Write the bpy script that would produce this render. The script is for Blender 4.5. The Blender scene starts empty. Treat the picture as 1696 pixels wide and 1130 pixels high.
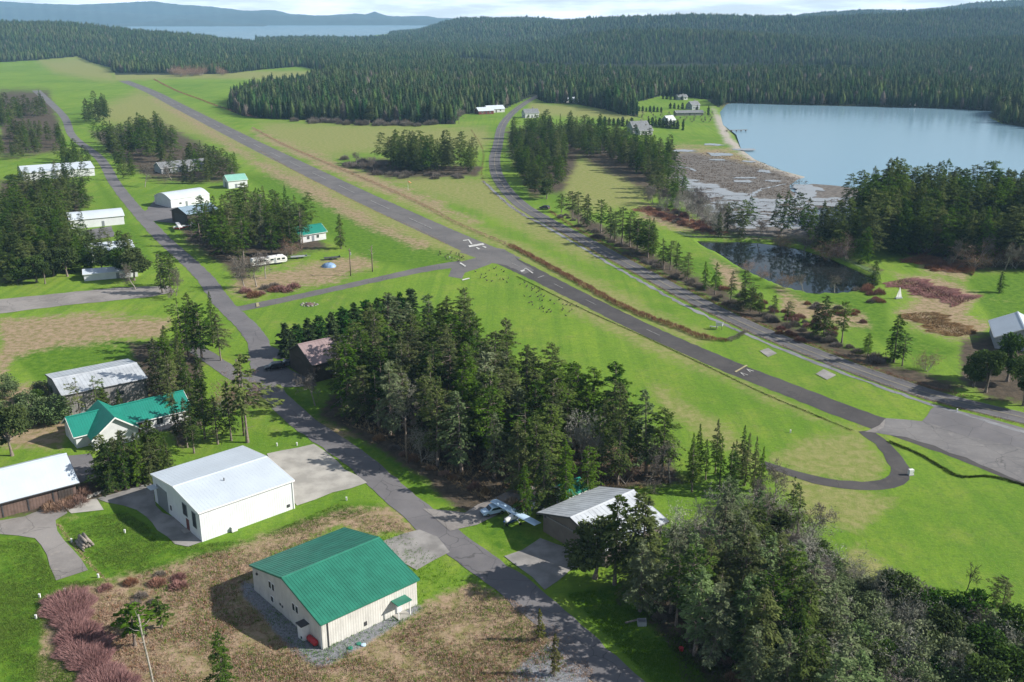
import bpy, math, random
import numpy as np
from math import sin, cos, radians as R, pi, hypot, atan2, sqrt

random.seed(7)
rng = np.random.default_rng(7)
S = bpy.context.scene
COL = S.collection
H = 80.0                                    # drone height, metres
P = math.atan(539 / 1600.0)                 # downward pitch
cP, sP = cos(P), sin(P)


def at(px, py, z=0.0):
    """photograph pixel (1696x1130) to the point of the level z it shows"""
    u = (px - 848) / 1600.0
    v = (py - 565) / 1600.0
    t = (H - z) / (sP + v * cP)
    return (u * t, (cP - v * sP) * t)


def proj(x, y, z=0.0):
    d = y * cP + (H - z) * sP
    e = -y * sP + (H - z) * cP
    return 848 + 1600 * x / d, 565 + 1600 * e / d


def height_for(px, py, ytop):
    x, y = at(px, py)
    lo, hi = 0.0, 60.0
    for _ in range(40):
        m = (lo + hi) / 2
        if proj(x, y, m)[1] > ytop:
            lo = m
        else:
            hi = m
    return lo


def pip(px, py, poly):
    px = np.asarray(px, float); py = np.asarray(py, float)
    inside = np.zeros(px.shape, bool)
    n = len(poly)
    for i in range(n):
        x0, y0 = poly[i]; x1, y1 = poly[(i + 1) % n]
        if y0 == y1:
            continue
        c = ((y0 > py) != (y1 > py)) & (px < (x1 - x0) * (py - y0) / (y1 - y0) + x0)
        inside ^= c
    return inside


def polydist(px, py, poly, closed=True):
    d = np.full(px.shape, 1e9)
    n = len(poly)
    for i in range(n if closed else n - 1):
        x0, y0 = poly[i]; x1, y1 = poly[(i + 1) % n]
        dx, dy = x1 - x0, y1 - y0
        L2 = dx * dx + dy * dy + 1e-9
        t = np.clip(((px - x0) * dx + (py - y0) * dy) / L2, 0, 1)
        d = np.minimum(d, np.hypot(px - x0 - t * dx, py - y0 - t * dy))
    return d


def sstep(a, b, x):
    t = np.clip((x - a) / (b - a), 0, 1)
    return t * t * (3 - 2 * t)


# ------------------------------------------------------------------ terrain
SHORE = [(1203, 172), (1192, 185), (1197, 205), (1205, 222), (1222, 242), (1250, 263), (1290, 280), (1335, 292), (1352, 289),
         (1322, 295), (1307, 306), (1309, 314), (1336, 328), (1342, 331), (1322, 314), (1325, 306), (1345, 303), (1385, 306), (1430, 312), (1500, 318), (1600, 325),
         (1760, 330), (2100, 330), (2100, 222), (1800, 217), (1700, 210), (1660, 204), (1641, 195), (1638, 189), (1650, 184), (1640, 183), (1560, 179), (1400, 175), (1300, 173), (1215, 170)]
POND = [(1152, 396), (1180, 397), (1235, 398), (1290, 402), (1330, 411), (1375, 425), (1420, 445), (1450, 458), (1452, 470),
        (1430, 478), (1395, 483), (1345, 484), (1300, 474), (1255, 455), (1220, 438), (1190, 418), (1165, 406)]
SHORE_G = [at(*p) for p in SHORE]
POND_G = [at(*p) for p in POND]


def U_of(x, y):
    return 848 + 1600 * x / np.maximum(y, 1) / cP


def terrain(x, y):
    x = np.asarray(x, float); y = np.asarray(y, float)
    U = U_of(x, np.maximum(y, 50))
    z = np.zeros_like(x)
    hA = np.interp(U, [-900, -300, 0, 100, 200, 300, 430, 560, 700], [70, 64, 55, 50, 38, 22, 5, 1, 0])
    z = z + hA * sstep(1750, 2550, y) * (1 - sstep(2650, 3500, y))
    hB = np.interp(U, [560, 640, 690, 720, 745, 770, 800, 850, 900, 950, 1000, 1060], [0, 2, 12, 34, 50, 58, 59, 60, 52, 42, 30, 20])
    z = z + hB * sstep(2600, 4000, y) * (1 - sstep(4200, 5200, y))
    hC = np.interp(U, [820, 900, 975, 1050, 1130, 1250, 1330, 1500, 1696, 2200, 3000], [0, 14, 34, 49, 58, 58, 58, 64, 86, 96, 90])
    z = z + hC * (0.75 * sstep(1050, 3300, y) + 0.25 * sstep(2300, 3300, y)) * (1 - sstep(3350, 4100, y))
    hD = np.interp(U, [1240, 1330, 1380, 1440, 1500, 1560, 1630, 1696, 1900, 2600], [0, 72, 82, 92, 86, 100, 126, 136, 150, 130])
    z = z + hD * sstep(3700, 5000, y) * (1 - sstep(5100, 6200, y))
    und = 13 * np.sin(y / 165 + x / 420 + 0.9 * np.sin(x / 500)) + 7 * np.sin(x / 200 - y / 170) + 3 * np.sin(x / 80 + y / 95)
    z = z + und * sstep(1150, 1900, y) * (1 - 0.7 * sstep(2900, 3300, y)) * (1 - sstep(4500, 5200, y)) * sstep(700, 900, U)
    z = z - 4 * sstep(3450, 3650, y) * (U < 760) * (1 - np.clip(hB / 10, 0, 1)) - 4 * sstep(5000, 6300, y)
    near = (y < 1300) & (y > 150)
    if near.any():
        xs, ys = x[near], y[near]
        zz = z[near]
        for poly, ramp, deep in ((SHORE_G, 10, 1.6), (POND_G, 2.0, 2.2)):
            ins = pip(xs, ys, poly)
            dd = polydist(xs, ys, poly)
            sd = np.where(ins, dd, -dd)
            dz = np.clip((sd + ramp * 0.3) / ramp, 0, 1) * deep
            zz = zz - dz
        z[near] = zz
    return z


def tz(x, y):
    return float(terrain(np.array([x]), np.array([y]))[0])


# ------------------------------------------------------------------ object helpers
def tag(o, label=None, cat=None, group=None, kind=None):
    if label: o['label'] = label
    if cat: o['category'] = cat
    if group: o['group'] = group
    if kind: o['kind'] = kind
    return o


def empty(name, loc, rz=0.0, label=None, cat=None, group=None):
    o = bpy.data.objects.new(name, None)
    COL.objects.link(o)
    o.empty_display_size = 0.5
    o.location = loc
    o.rotation_euler = (0, 0, rz)
    return tag(o, label, cat, group)


def link(name, me, parent=None, mat=None):
    o = bpy.data.objects.new(name, me)
    COL.objects.link(o)
    if mat is not None and not me.materials:
        me.materials.append(mat)
    if parent is not None:
        o.parent = parent
    return o


def npmesh(name, V, Q, mat=None, tone=None, tris=None):
    """mesh from numpy verts and quads"""
    me = bpy.data.meshes.new(name)
    V = np.asarray(V, np.float32); Q = np.asarray(Q, np.int32)
    me.vertices.add(len(V)); me.vertices.foreach_set('co', V.ravel())
    me.loops.add(Q.size); me.loops.foreach_set('vertex_index', Q.ravel())
    me.polygons.add(len(Q))
    me.polygons.foreach_set('loop_start', np.arange(len(Q), dtype=np.int32) * 4)
    if tone is not None:
        a = me.attributes.new('tone', 'FLOAT', 'POINT')
        a.data.foreach_set('value', np.asarray(tone, np.float32))
    me.update(calc_edges=True)
    if mat is not None:
        me.materials.append(mat)
    return me


class MB:
    def __init__(s):
        s.v = []; s.f = []

    def add(s, vs, fs):
        n = len(s.v); s.v += [tuple(p) for p in vs]; s.f += [tuple(i + n for i in f) for f in fs]
        return s

    def box(s, c, d, rz=0.0):
        x, y, z = [q / 2 for q in d]
        ca, sa = cos(rz), sin(rz)
        vs = []
        for dz in (-z, z):
            for dx, dy in ((-x, -y), (x, -y), (x, y), (-x, y)):
                vs.append((c[0] + dx * ca - dy * sa, c[1] + dx * sa + dy * ca, c[2] + dz))
        return s.add(vs, [(3, 2, 1, 0), (4, 5, 6, 7), (0, 1, 5, 4), (1, 2, 6, 5), (2, 3, 7, 6), (3, 0, 4, 7)])

    def prism(s, prof, a, b, axis='x'):
        """profile (p,q) polygon extruded along an axis"""
        n = len(prof)
        if axis == 'x':
            vs = [(a, p, q) for p, q in prof] + [(b, p, q) for p, q in prof]
        elif axis == 'y':
            vs = [(p, a, q) for p, q in prof] + [(p, b, q) for p, q in prof]
        else:
            vs = [(p, q, a) for p, q in prof] + [(p, q, b) for p, q in prof]
        fs = [tuple(range(n))[::-1], tuple(range(n, 2 * n))]
        fs += [(i, (i + 1) % n, n + (i + 1) % n, n + i) for i in range(n)]
        return s.add(vs, fs)

    def tube(s, pts, rad, n=8):
        rings = []
        base = len(s.v)
        for i, p in enumerate(pts):
            a = np.array(pts[max(i - 1, 0)], float); b = np.array(pts[min(i + 1, len(pts) - 1)], float)
            d = b - a; d /= np.linalg.norm(d) + 1e-9
            u = np.cross(d, (0, 0, 1.0)); 
            if np.linalg.norm(u) < 0.05: u = np.cross(d, (1.0, 0, 0))
            u /= np.linalg.norm(u); w = np.cross(d, u)
            r = rad[i] if hasattr(rad, '__len__') else rad
            for k in range(n):
                t = 2 * pi * k / n
                s.v.append(tuple(np.array(p) + r * (cos(t) * u + sin(t) * w)))
        for i in range(len(pts) - 1):
            for k in range(n):
                k2 = (k + 1) % n
                s.f.append((base + i * n + k, base + i * n + k2, base + (i + 1) * n + k2, base + (i + 1) * n + k))
        s.f.append(tuple(base + k for k in range(n))[::-1])
        s.f.append(tuple(base + (len(pts) - 1) * n + k for k in range(n)))
        return s

    def build(s, name, mat, parent=None, smooth=False, bevel=0.0):
        me = bpy.data.meshes.new(name)
        me.from_pydata(s.v, [], s.f)
        me.materials.append(mat)
        if smooth:
            me.polygons.foreach_set('use_smooth', [True] * len(me.polygons))
        me.update()
        o = link(name, me, parent)
        if bevel:
            m = o.modifiers.new('Bevel', 'BEVEL'); m.width = bevel; m.segments = 2; m.limit_method = 'ANGLE'
        return o


def copy_tree(o, parent=None):
    c = o.copy(); COL.objects.link(c)
    if parent is not None: c.parent = parent
    for ch in list(o.children): copy_tree(ch, c)
    return c


# ------------------------------------------------------------------ materials
def new_mat(name):
    m = bpy.data.materials.new(name); m.use_nodes = True
    nt = m.node_tree
    for n in list(nt.nodes):
        if n.type != 'OUTPUT_MATERIAL': nt.nodes.remove(n)
    return m, nt, [n for n in nt.nodes if n.type == 'OUTPUT_MATERIAL'][0]


class G:
    """tiny node-graph writer"""
    def __init__(s, nt): s.nt = nt

    def n(s, t, **kw):
        x = s.nt.nodes.new(t)
        for k, v in kw.items(): setattr(x, k, v)
        return x

    def put(s, sock, v):
        if isinstance(v, bpy.types.NodeSocket): s.nt.links.new(v, sock)
        elif isinstance(v, (tuple, list)) and len(v) == 3 and sock.type == 'RGBA': sock.default_value = (*v, 1)
        else: sock.default_value = v

    def math(s, op, a, b=0.0, c=None):
        x = s.n('ShaderNodeMath', operation=op)
        s.put(x.inputs[0], a); s.put(x.inputs[1], b)
        if c is not None: s.put(x.inputs[2], c)
        return x.outputs[0]

    def mix(s, f, a, b):
        x = s.n('ShaderNodeMix', data_type='RGBA')
        s.put(x.inputs[0], f); s.put(x.inputs[6], a); s.put(x.inputs[7], b)
        return x.outputs[2]

    def noise(s, vec, scale, detail=4, rough=0.55):
        x = s.n('ShaderNodeTexNoise')
        if vec is not None: s.put(x.inputs['Vector'], vec)
        x.inputs['Scale'].default_value = scale; x.inputs['Detail'].default_value = detail; x.inputs['Roughness'].default_value = rough
        return x.outputs['Fac']

    def ramp(s, v, a, b):
        x = s.n('ShaderNodeMapRange', interpolation_type='SMOOTHSTEP')
        s.put(x.inputs[0], v); x.inputs[1].default_value = a; x.inputs[2].default_value = b
        return x.outputs[0]

    def attr(s, name):
        return s.n('ShaderNodeAttribute', attribute_name=name).outputs['Fac']


def simple(name, col, rough=0.7, var=0.15, scale=1.5, metal=0.0, bump=0.0, ribs=0.0, spec=0.5, streak=0.0):
    m, nt, out = new_mat(name)
    g = G(nt)
    tc = g.n('ShaderNodeTexCoord').outputs['Object']
    nz = g.noise(tc, scale, 5)
    lo = tuple(c * (1 - var) for c in col); hi = tuple(min(1, c * (1 + var)) for c in col)
    c = g.mix(g.ramp(nz, 0.3, 0.7), lo, hi)
    if streak:
        mp = g.n('ShaderNodeMapping'); g.put(mp.inputs['Vector'], tc); mp.inputs['Scale'].default_value = (2.5, 2.5, 0.25)
        s2 = g.noise(mp.outputs[0], 1.2, 4, 0.7)
        c = g.mix(g.math('MULTIPLY', g.ramp(s2, 0.5, 0.75), streak), c, tuple(q * 0.45 for q in col))
    b = g.n('ShaderNodeBsdfPrincipled')
    g.put(b.inputs['Base Color'], c)
    b.inputs['Roughness'].default_value = rough; b.inputs['Metallic'].default_value = metal
    b.inputs['Specular IOR Level'].default_value = spec
    if ribs:
        sp = g.n('ShaderNodeSeparateXYZ'); g.put(sp.inputs[0], tc)
        s = g.math('ADD', sp.outputs[0], sp.outputs[1])
        w = g.math('SINE', g.math('MULTIPLY', s, 2 * pi / ribs))
        bp = g.n('ShaderNodeBump'); bp.inputs['Strength'].default_value = 0.35; bp.inputs['Distance'].default_value = 0.03
        g.put(bp.inputs['Height'], w); g.put(b.inputs['Normal'], bp.outputs[0])
    elif bump:
        bp = g.n('ShaderNodeBump'); bp.inputs['Strength'].default_value = 0.6; bp.inputs['Distance'].default_value = bump
        g.put(bp.inputs['Height'], g.noise(tc, scale * 6, 5)); g.put(b.inputs['Normal'], bp.outputs[0])
    nt.links.new(b.outputs[0], out.inputs[0])
    return m


def foliage(name, dark, light, trans=0.2, hue=0.35):
    m, nt, out = new_mat(name)
    g = G(nt)
    t = g.attr('tone')
    oi = g.n('ShaderNodeObjectInfo').outputs['Random']
    f = g.math('ADD', g.math('MULTIPLY', t, 0.75), g.math('MULTIPLY', g.math('SUBTRACT', oi, 0.4), hue))
    f = g.math('MINIMUM', g.math('MAXIMUM', f, 0.0), 1.0)
    c = g.mix(f, dark, light)
    h = g.n('ShaderNodeHueSaturation'); g.put(h.inputs['Color'], c)
    oi2 = g.math('FRACT', g.math('MULTIPLY', oi, 7.31))
    g.put(h.inputs['Hue'], g.math('ADD', 0.475, g.math('MULTIPLY', oi2, 0.05)))
    g.put(h.inputs['Saturation'], g.math('ADD', 0.9, g.math('MULTIPLY', oi2, 0.45)))
    c = h.outputs[0]
    d = g.n('ShaderNodeBsdfDiffuse'); g.put(d.inputs[0], c)
    tr = g.n('ShaderNodeBsdfTranslucent'); g.put(tr.inputs[0], c)
    mx = g.n('ShaderNodeMixShader'); mx.inputs[0].default_value = trans
    nt.links.new(d.outputs[0], mx.inputs[1]); nt.links.new(tr.outputs[0], mx.inputs[2])
    nt.links.new(mx.outputs[0], out.inputs[0])
    return m


M = {}
M['fir'] = foliage('fir_needles', (0.030, 0.052, 0.021), (0.170, 0.225, 0.070), 0.33, 0.6)
M['firfar'] = foliage('far_fir_needles', (0.026, 0.050, 0.026), (0.105, 0.155, 0.070), 0.15, 0.8)
M['firolive'] = foliage('olive_far_needles', (0.045, 0.065, 0.03), (0.15, 0.19, 0.085), 0.15, 0.6)
M['greyleaf'] = foliage('grey_green_leaves', (0.070, 0.095, 0.048), (0.25, 0.30, 0.165), 0.2, 0.5)
M['marsh'] = foliage('salt_marsh_stalks', (0.10, 0.075, 0.055), (0.25, 0.19, 0.14), 0.05, 0.0)
M['lichen'] = foliage('lichen_twigs', (0.17, 0.17, 0.14), (0.42, 0.42, 0.35), 0.0, 0.5)
M['cypress'] = foliage('cypress_needles', (0.020, 0.042, 0.018), (0.075, 0.135, 0.04))
M['leaf'] = foliage('evergreen_leaves', (0.03, 0.055, 0.018), (0.11, 0.16, 0.05))
M['yellow'] = foliage('yellowish_needles', (0.05, 0.06, 0.02), (0.15, 0.16, 0.045))
M['twig'] = foliage('grey_twigs', (0.11, 0.095, 0.085), (0.27, 0.245, 0.215), 0.0, 0.5)
M['redtwig'] = foliage('red_brown_twigs', (0.15, 0.075, 0.063), (0.38, 0.235, 0.195), 0.0, 0.4)
M['tantwig'] = foliage('tan_twigs', (0.16, 0.10, 0.07), (0.36, 0.26, 0.19), 0.0, 0.4)
M['dry'] = foliage('dry_stalks', (0.24, 0.165, 0.115), (0.52, 0.41, 0.285), 0.05, 0.0)
M['lawn'] = foliage('lawn_blades', (0.045, 0.12, 0.012), (0.14, 0.27, 0.03), 0.2, 0.0)
M['turf'] = simple('rough_turf', (0.07, 0.115, 0.03), 0.95, 0.4, 0.8)
M['weed'] = foliage('dark_weeds', (0.03, 0.045, 0.015), (0.10, 0.12, 0.04), 0.1, 0.0)
M['bark'] = simple('bark', (0.19, 0.155, 0.13), 0.95, 0.4, 6, bump=0.05)
M['palebark'] = simple('pale_bark', (0.28, 0.25, 0.22), 0.95, 0.35, 5, bump=0.04)
M['deadwood'] = simple('dead_wood', (0.035, 0.03, 0.028), 0.95, 0.3, 5)
M['pole'] = simple('weathered_pole', (0.17, 0.13, 0.10), 0.9, 0.3, 3)
M['white_wall'] = simple('white_siding', (0.66, 0.68, 0.70), 0.55, 0.05, 0.6, ribs=0.4, streak=0.18)
M['beige_wall'] = simple('cream_siding', (0.56, 0.545, 0.505), 0.6, 0.08, 0.6, ribs=0.4, streak=0.45)
M['brown_wall'] = simple('brown_siding', (0.13, 0.085, 0.07), 0.75, 0.2, 0.8, ribs=0.5, streak=0.2)
M['darkbrown_wall'] = simple('dark_brown_siding', (0.055, 0.042, 0.036), 0.75, 0.2, 0.8, ribs=0.5)
M['grey_wall'] = simple('grey_siding', (0.20, 0.19, 0.185), 0.7, 0.12, 0.7, ribs=0.55, streak=0.2)
M['taupe_wall'] = simple('taupe_siding', (0.145, 0.12, 0.105), 0.7, 0.12, 0.7, ribs=0.5)
M['paint_white'] = simple('white_paint', (0.75, 0.75, 0.74), 0.5, 0.05, 1)
M['house_white'] = simple('white_house_paint', (0.58, 0.59, 0.60), 0.6, 0.06, 1)
M['house_grey'] = simple('grey_house_paint', (0.30, 0.32, 0.34), 0.7, 0.1, 1)
M['white_roof'] = simple('white_metal_roof', (0.52, 0.58, 0.64), 0.45, 0.05, 0.2, spec=0.5)
M['silver_roof'] = simple('weathered_metal_roof', (0.52, 0.55, 0.58), 0.42, 0.14, 0.4, metal=0.2)
M['green_roof'] = simple('green_metal_roof', (0.022, 0.170, 0.112), 0.45, 0.14, 0.5)
M['teal_roof'] = simple('teal_metal_roof', (0.012, 0.20, 0.15), 0.42, 0.08, 0.3)
M['mint_roof'] = simple('mint_metal_roof', (0.22, 0.46, 0.38), 0.5, 0.06, 0.3)
M['mauve_roof'] = simple('mauve_metal_roof', (0.27, 0.20, 0.20), 0.5, 0.1, 0.3)
M['blue_roof'] = simple('blue_grey_roof', (0.25, 0.34, 0.42), 0.5, 0.1, 0.3)
M['shingle'] = simple('grey_shingles', (0.17, 0.18, 0.19), 0.9, 0.3, 1.5, bump=0.05)
M['trim'] = simple('dark_trim', (0.05, 0.05, 0.055), 0.6, 0.1)
M['darkred'] = simple('dark_red_boards', (0.14, 0.035, 0.03), 0.7, 0.2, ribs=0.3)
M['door_grey'] = simple('grey_door', (0.20, 0.22, 0.24), 0.5, 0.06, ribs=0.5)
M['red'] = simple('red_paint', (0.45, 0.02, 0.03), 0.4, 0.1)
M['glass'] = simple('window_glass', (0.02, 0.03, 0.035), 0.08, 0.1, spec=0.9)
M['black_paint'] = simple('black_car_paint', (0.01, 0.011, 0.013), 0.2, 0.1, spec=0.8)
M['grey_paint'] = simple('dark_grey_car_paint', (0.05, 0.055, 0.06), 0.25, 0.1, spec=0.8)
M['blue_paint'] = simple('blue_paint', (0.03, 0.08, 0.25), 0.3, 0.1)
M['pale_blue'] = simple('pale_blue_paint', (0.45, 0.6, 0.75), 0.3, 0.08)
M['rubber'] = simple('rubber', (0.015, 0.015, 0.016), 0.85)
M['chrome'] = simple('bright_metal', (0.6, 0.6, 0.6), 0.25, 0.05, metal=0.9)
M['concrete'] = simple('concrete', (0.235, 0.225, 0.215), 0.9, 0.25, 0.3, bump=0.01)
M['pale_concrete'] = simple('pale_concrete', (0.34, 0.325, 0.295), 0.9, 0.2, 0.3)
M['rock'] = simple('grey_rock', (0.24, 0.23, 0.21), 0.95, 0.35, 2.5, bump=0.1)
M['log'] = simple('weathered_log', (0.24, 0.21, 0.18), 0.95, 0.35, 3, bump=0.05)
M['tarp'] = simple('blue_tarp', (0.20, 0.32, 0.50), 0.5, 0.25, 2)
M['lamp'] = simple('car_lamp_glass', (0.7, 0.7, 0.65), 0.1, 0.05)
M['redlamp'] = simple('tail_lamp_glass', (0.5, 0.02, 0.02), 0.15, 0.05)
M['feather'] = simple('goose_feathers', (0.06, 0.05, 0.042), 0.9, 0.3, 6)
M['orange'] = simple('faded_orange_cloth', (0.65, 0.28, 0.12), 0.7, 0.1)
M['paint_line'] = simple('worn_white_line', (0.50, 0.50, 0.48), 0.8, 0.3, 1.2)
M['paint_dash'] = simple('worn_dash', (0.28, 0.275, 0.265), 0.85, 0.35, 0.8)
M['paint_faint'] = simple('faded_line', (0.24, 0.235, 0.225), 0.85, 0.3, 0.8)
M['paint_yellow'] = simple('worn_yellow_line', (0.34, 0.30, 0.17), 0.8, 0.25, 1.2)


def asphalt(name, col, col2, patch):
    m, nt, out = new_mat(name)
    g = G(nt)
    tc = g.n('ShaderNodeTexCoord').outputs['Object']
    a = g.mix(g.ramp(g.noise(tc, 0.09, 6, 0.65), 0.35, 0.65), col, col2)
    a = g.mix(g.math('MULTIPLY', g.ramp(g.noise(tc, 0.55, 6, 0.7), 0.52, 0.68), 0.6), a, patch)
    a = g.mix(g.math('MULTIPLY', g.noise(tc, 7, 3), 0.35), a, tuple(c * 0.6 for c in col))
    # tar-sealed cracks
    v = g.n('ShaderNodeTexVoronoi', feature='DISTANCE_TO_EDGE'); v.inputs['Scale'].default_value = 0.16
    wv = g.n('ShaderNodeVectorMath', operation='ADD'); nn = g.n('ShaderNodeTexNoise'); nn.inputs['Scale'].default_value = 0.5
    g.put(nn.inputs['Vector'], tc); g.put(wv.inputs[0], tc); g.put(wv.inputs[1], nn.outputs['Color']); g.put(v.inputs['Vector'], wv.outputs[0])
    cr = g.ramp(v.outputs['Distance'], 0.012, 0.0)
    a = g.mix(g.math('MULTIPLY', cr, 0.5), a, (0.02, 0.02, 0.02))
    b = g.n('ShaderNodeBsdfPrincipled'); g.put(b.inputs['Base Color'], a); b.inputs['Roughness'].default_value = 0.9
    nt.links.new(b.outputs[0], out.inputs[0])
    return m


M['runway'] = asphalt('runway_asphalt', (0.108, 0.103, 0.104), (0.155, 0.147, 0.144), (0.145, 0.132, 0.118))
M['taxi'] = asphalt('taxiway_asphalt', (0.048, 0.044, 0.045), (0.074, 0.068, 0.067), (0.10, 0.088, 0.076))
M['road'] = asphalt('hangar_road_asphalt', (0.125, 0.120, 0.127), (0.175, 0.167, 0.173), (0.15, 0.145, 0.143))
M['county'] = asphalt('county_road_asphalt', (0.095, 0.092, 0.098), (0.135, 0.13, 0.135), (0.15, 0.142, 0.135))
M['apron'] = asphalt('apron_asphalt', (0.135, 0.13, 0.132), (0.20, 0.192, 0.19), (0.26, 0.245, 0.235))
M['gravel'] = asphalt('gravel', (0.19, 0.175, 0.165), (0.29, 0.27, 0.255), (0.33, 0.30, 0.27))
M['darkgravel'] = asphalt('dark_gravel', (0.15, 0.155, 0.165), (0.26, 0.265, 0.28), (0.33, 0.335, 0.35))


def water(name, col, rough=0.06, bump=0.02, scale=0.35):
    m, nt, out = new_mat(name)
    g = G(nt)
    tc = g.n('ShaderNodeTexCoord').outputs['Object']
    b = g.n('ShaderNodeBsdfPrincipled'); g.put(b.inputs['Base Color'], col)
    b.inputs['Roughness'].default_value = rough; b.inputs['IOR'].default_value = 1.33
    bp = g.n('ShaderNodeBump'); bp.inputs['Strength'].default_value = 0.4; bp.inputs['Distance'].default_value = bump
    g.put(bp.inputs['Height'], g.noise(tc, scale, 4)); g.put(b.inputs['Normal'], bp.outputs[0])
    nt.links.new(b.outputs[0], out.inputs[0])
    return m


M['lake'] = water('lake_water', (0.20, 0.33, 0.42), 0.16, 0.10, 0.25)
M['sea'] = water('sea_water', (0.16, 0.27, 0.34), 0.25, 0.1, 0.1)
M['pond'] = water('pond_water', (0.012, 0.016, 0.016), 0.03, 0.008, 0.8)
M['mudwater'] = water('tidal_water', (0.30, 0.30, 0.30), 0.08, 0.01, 1.0)  # pale grey base colour has the reflected sky painted in


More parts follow.
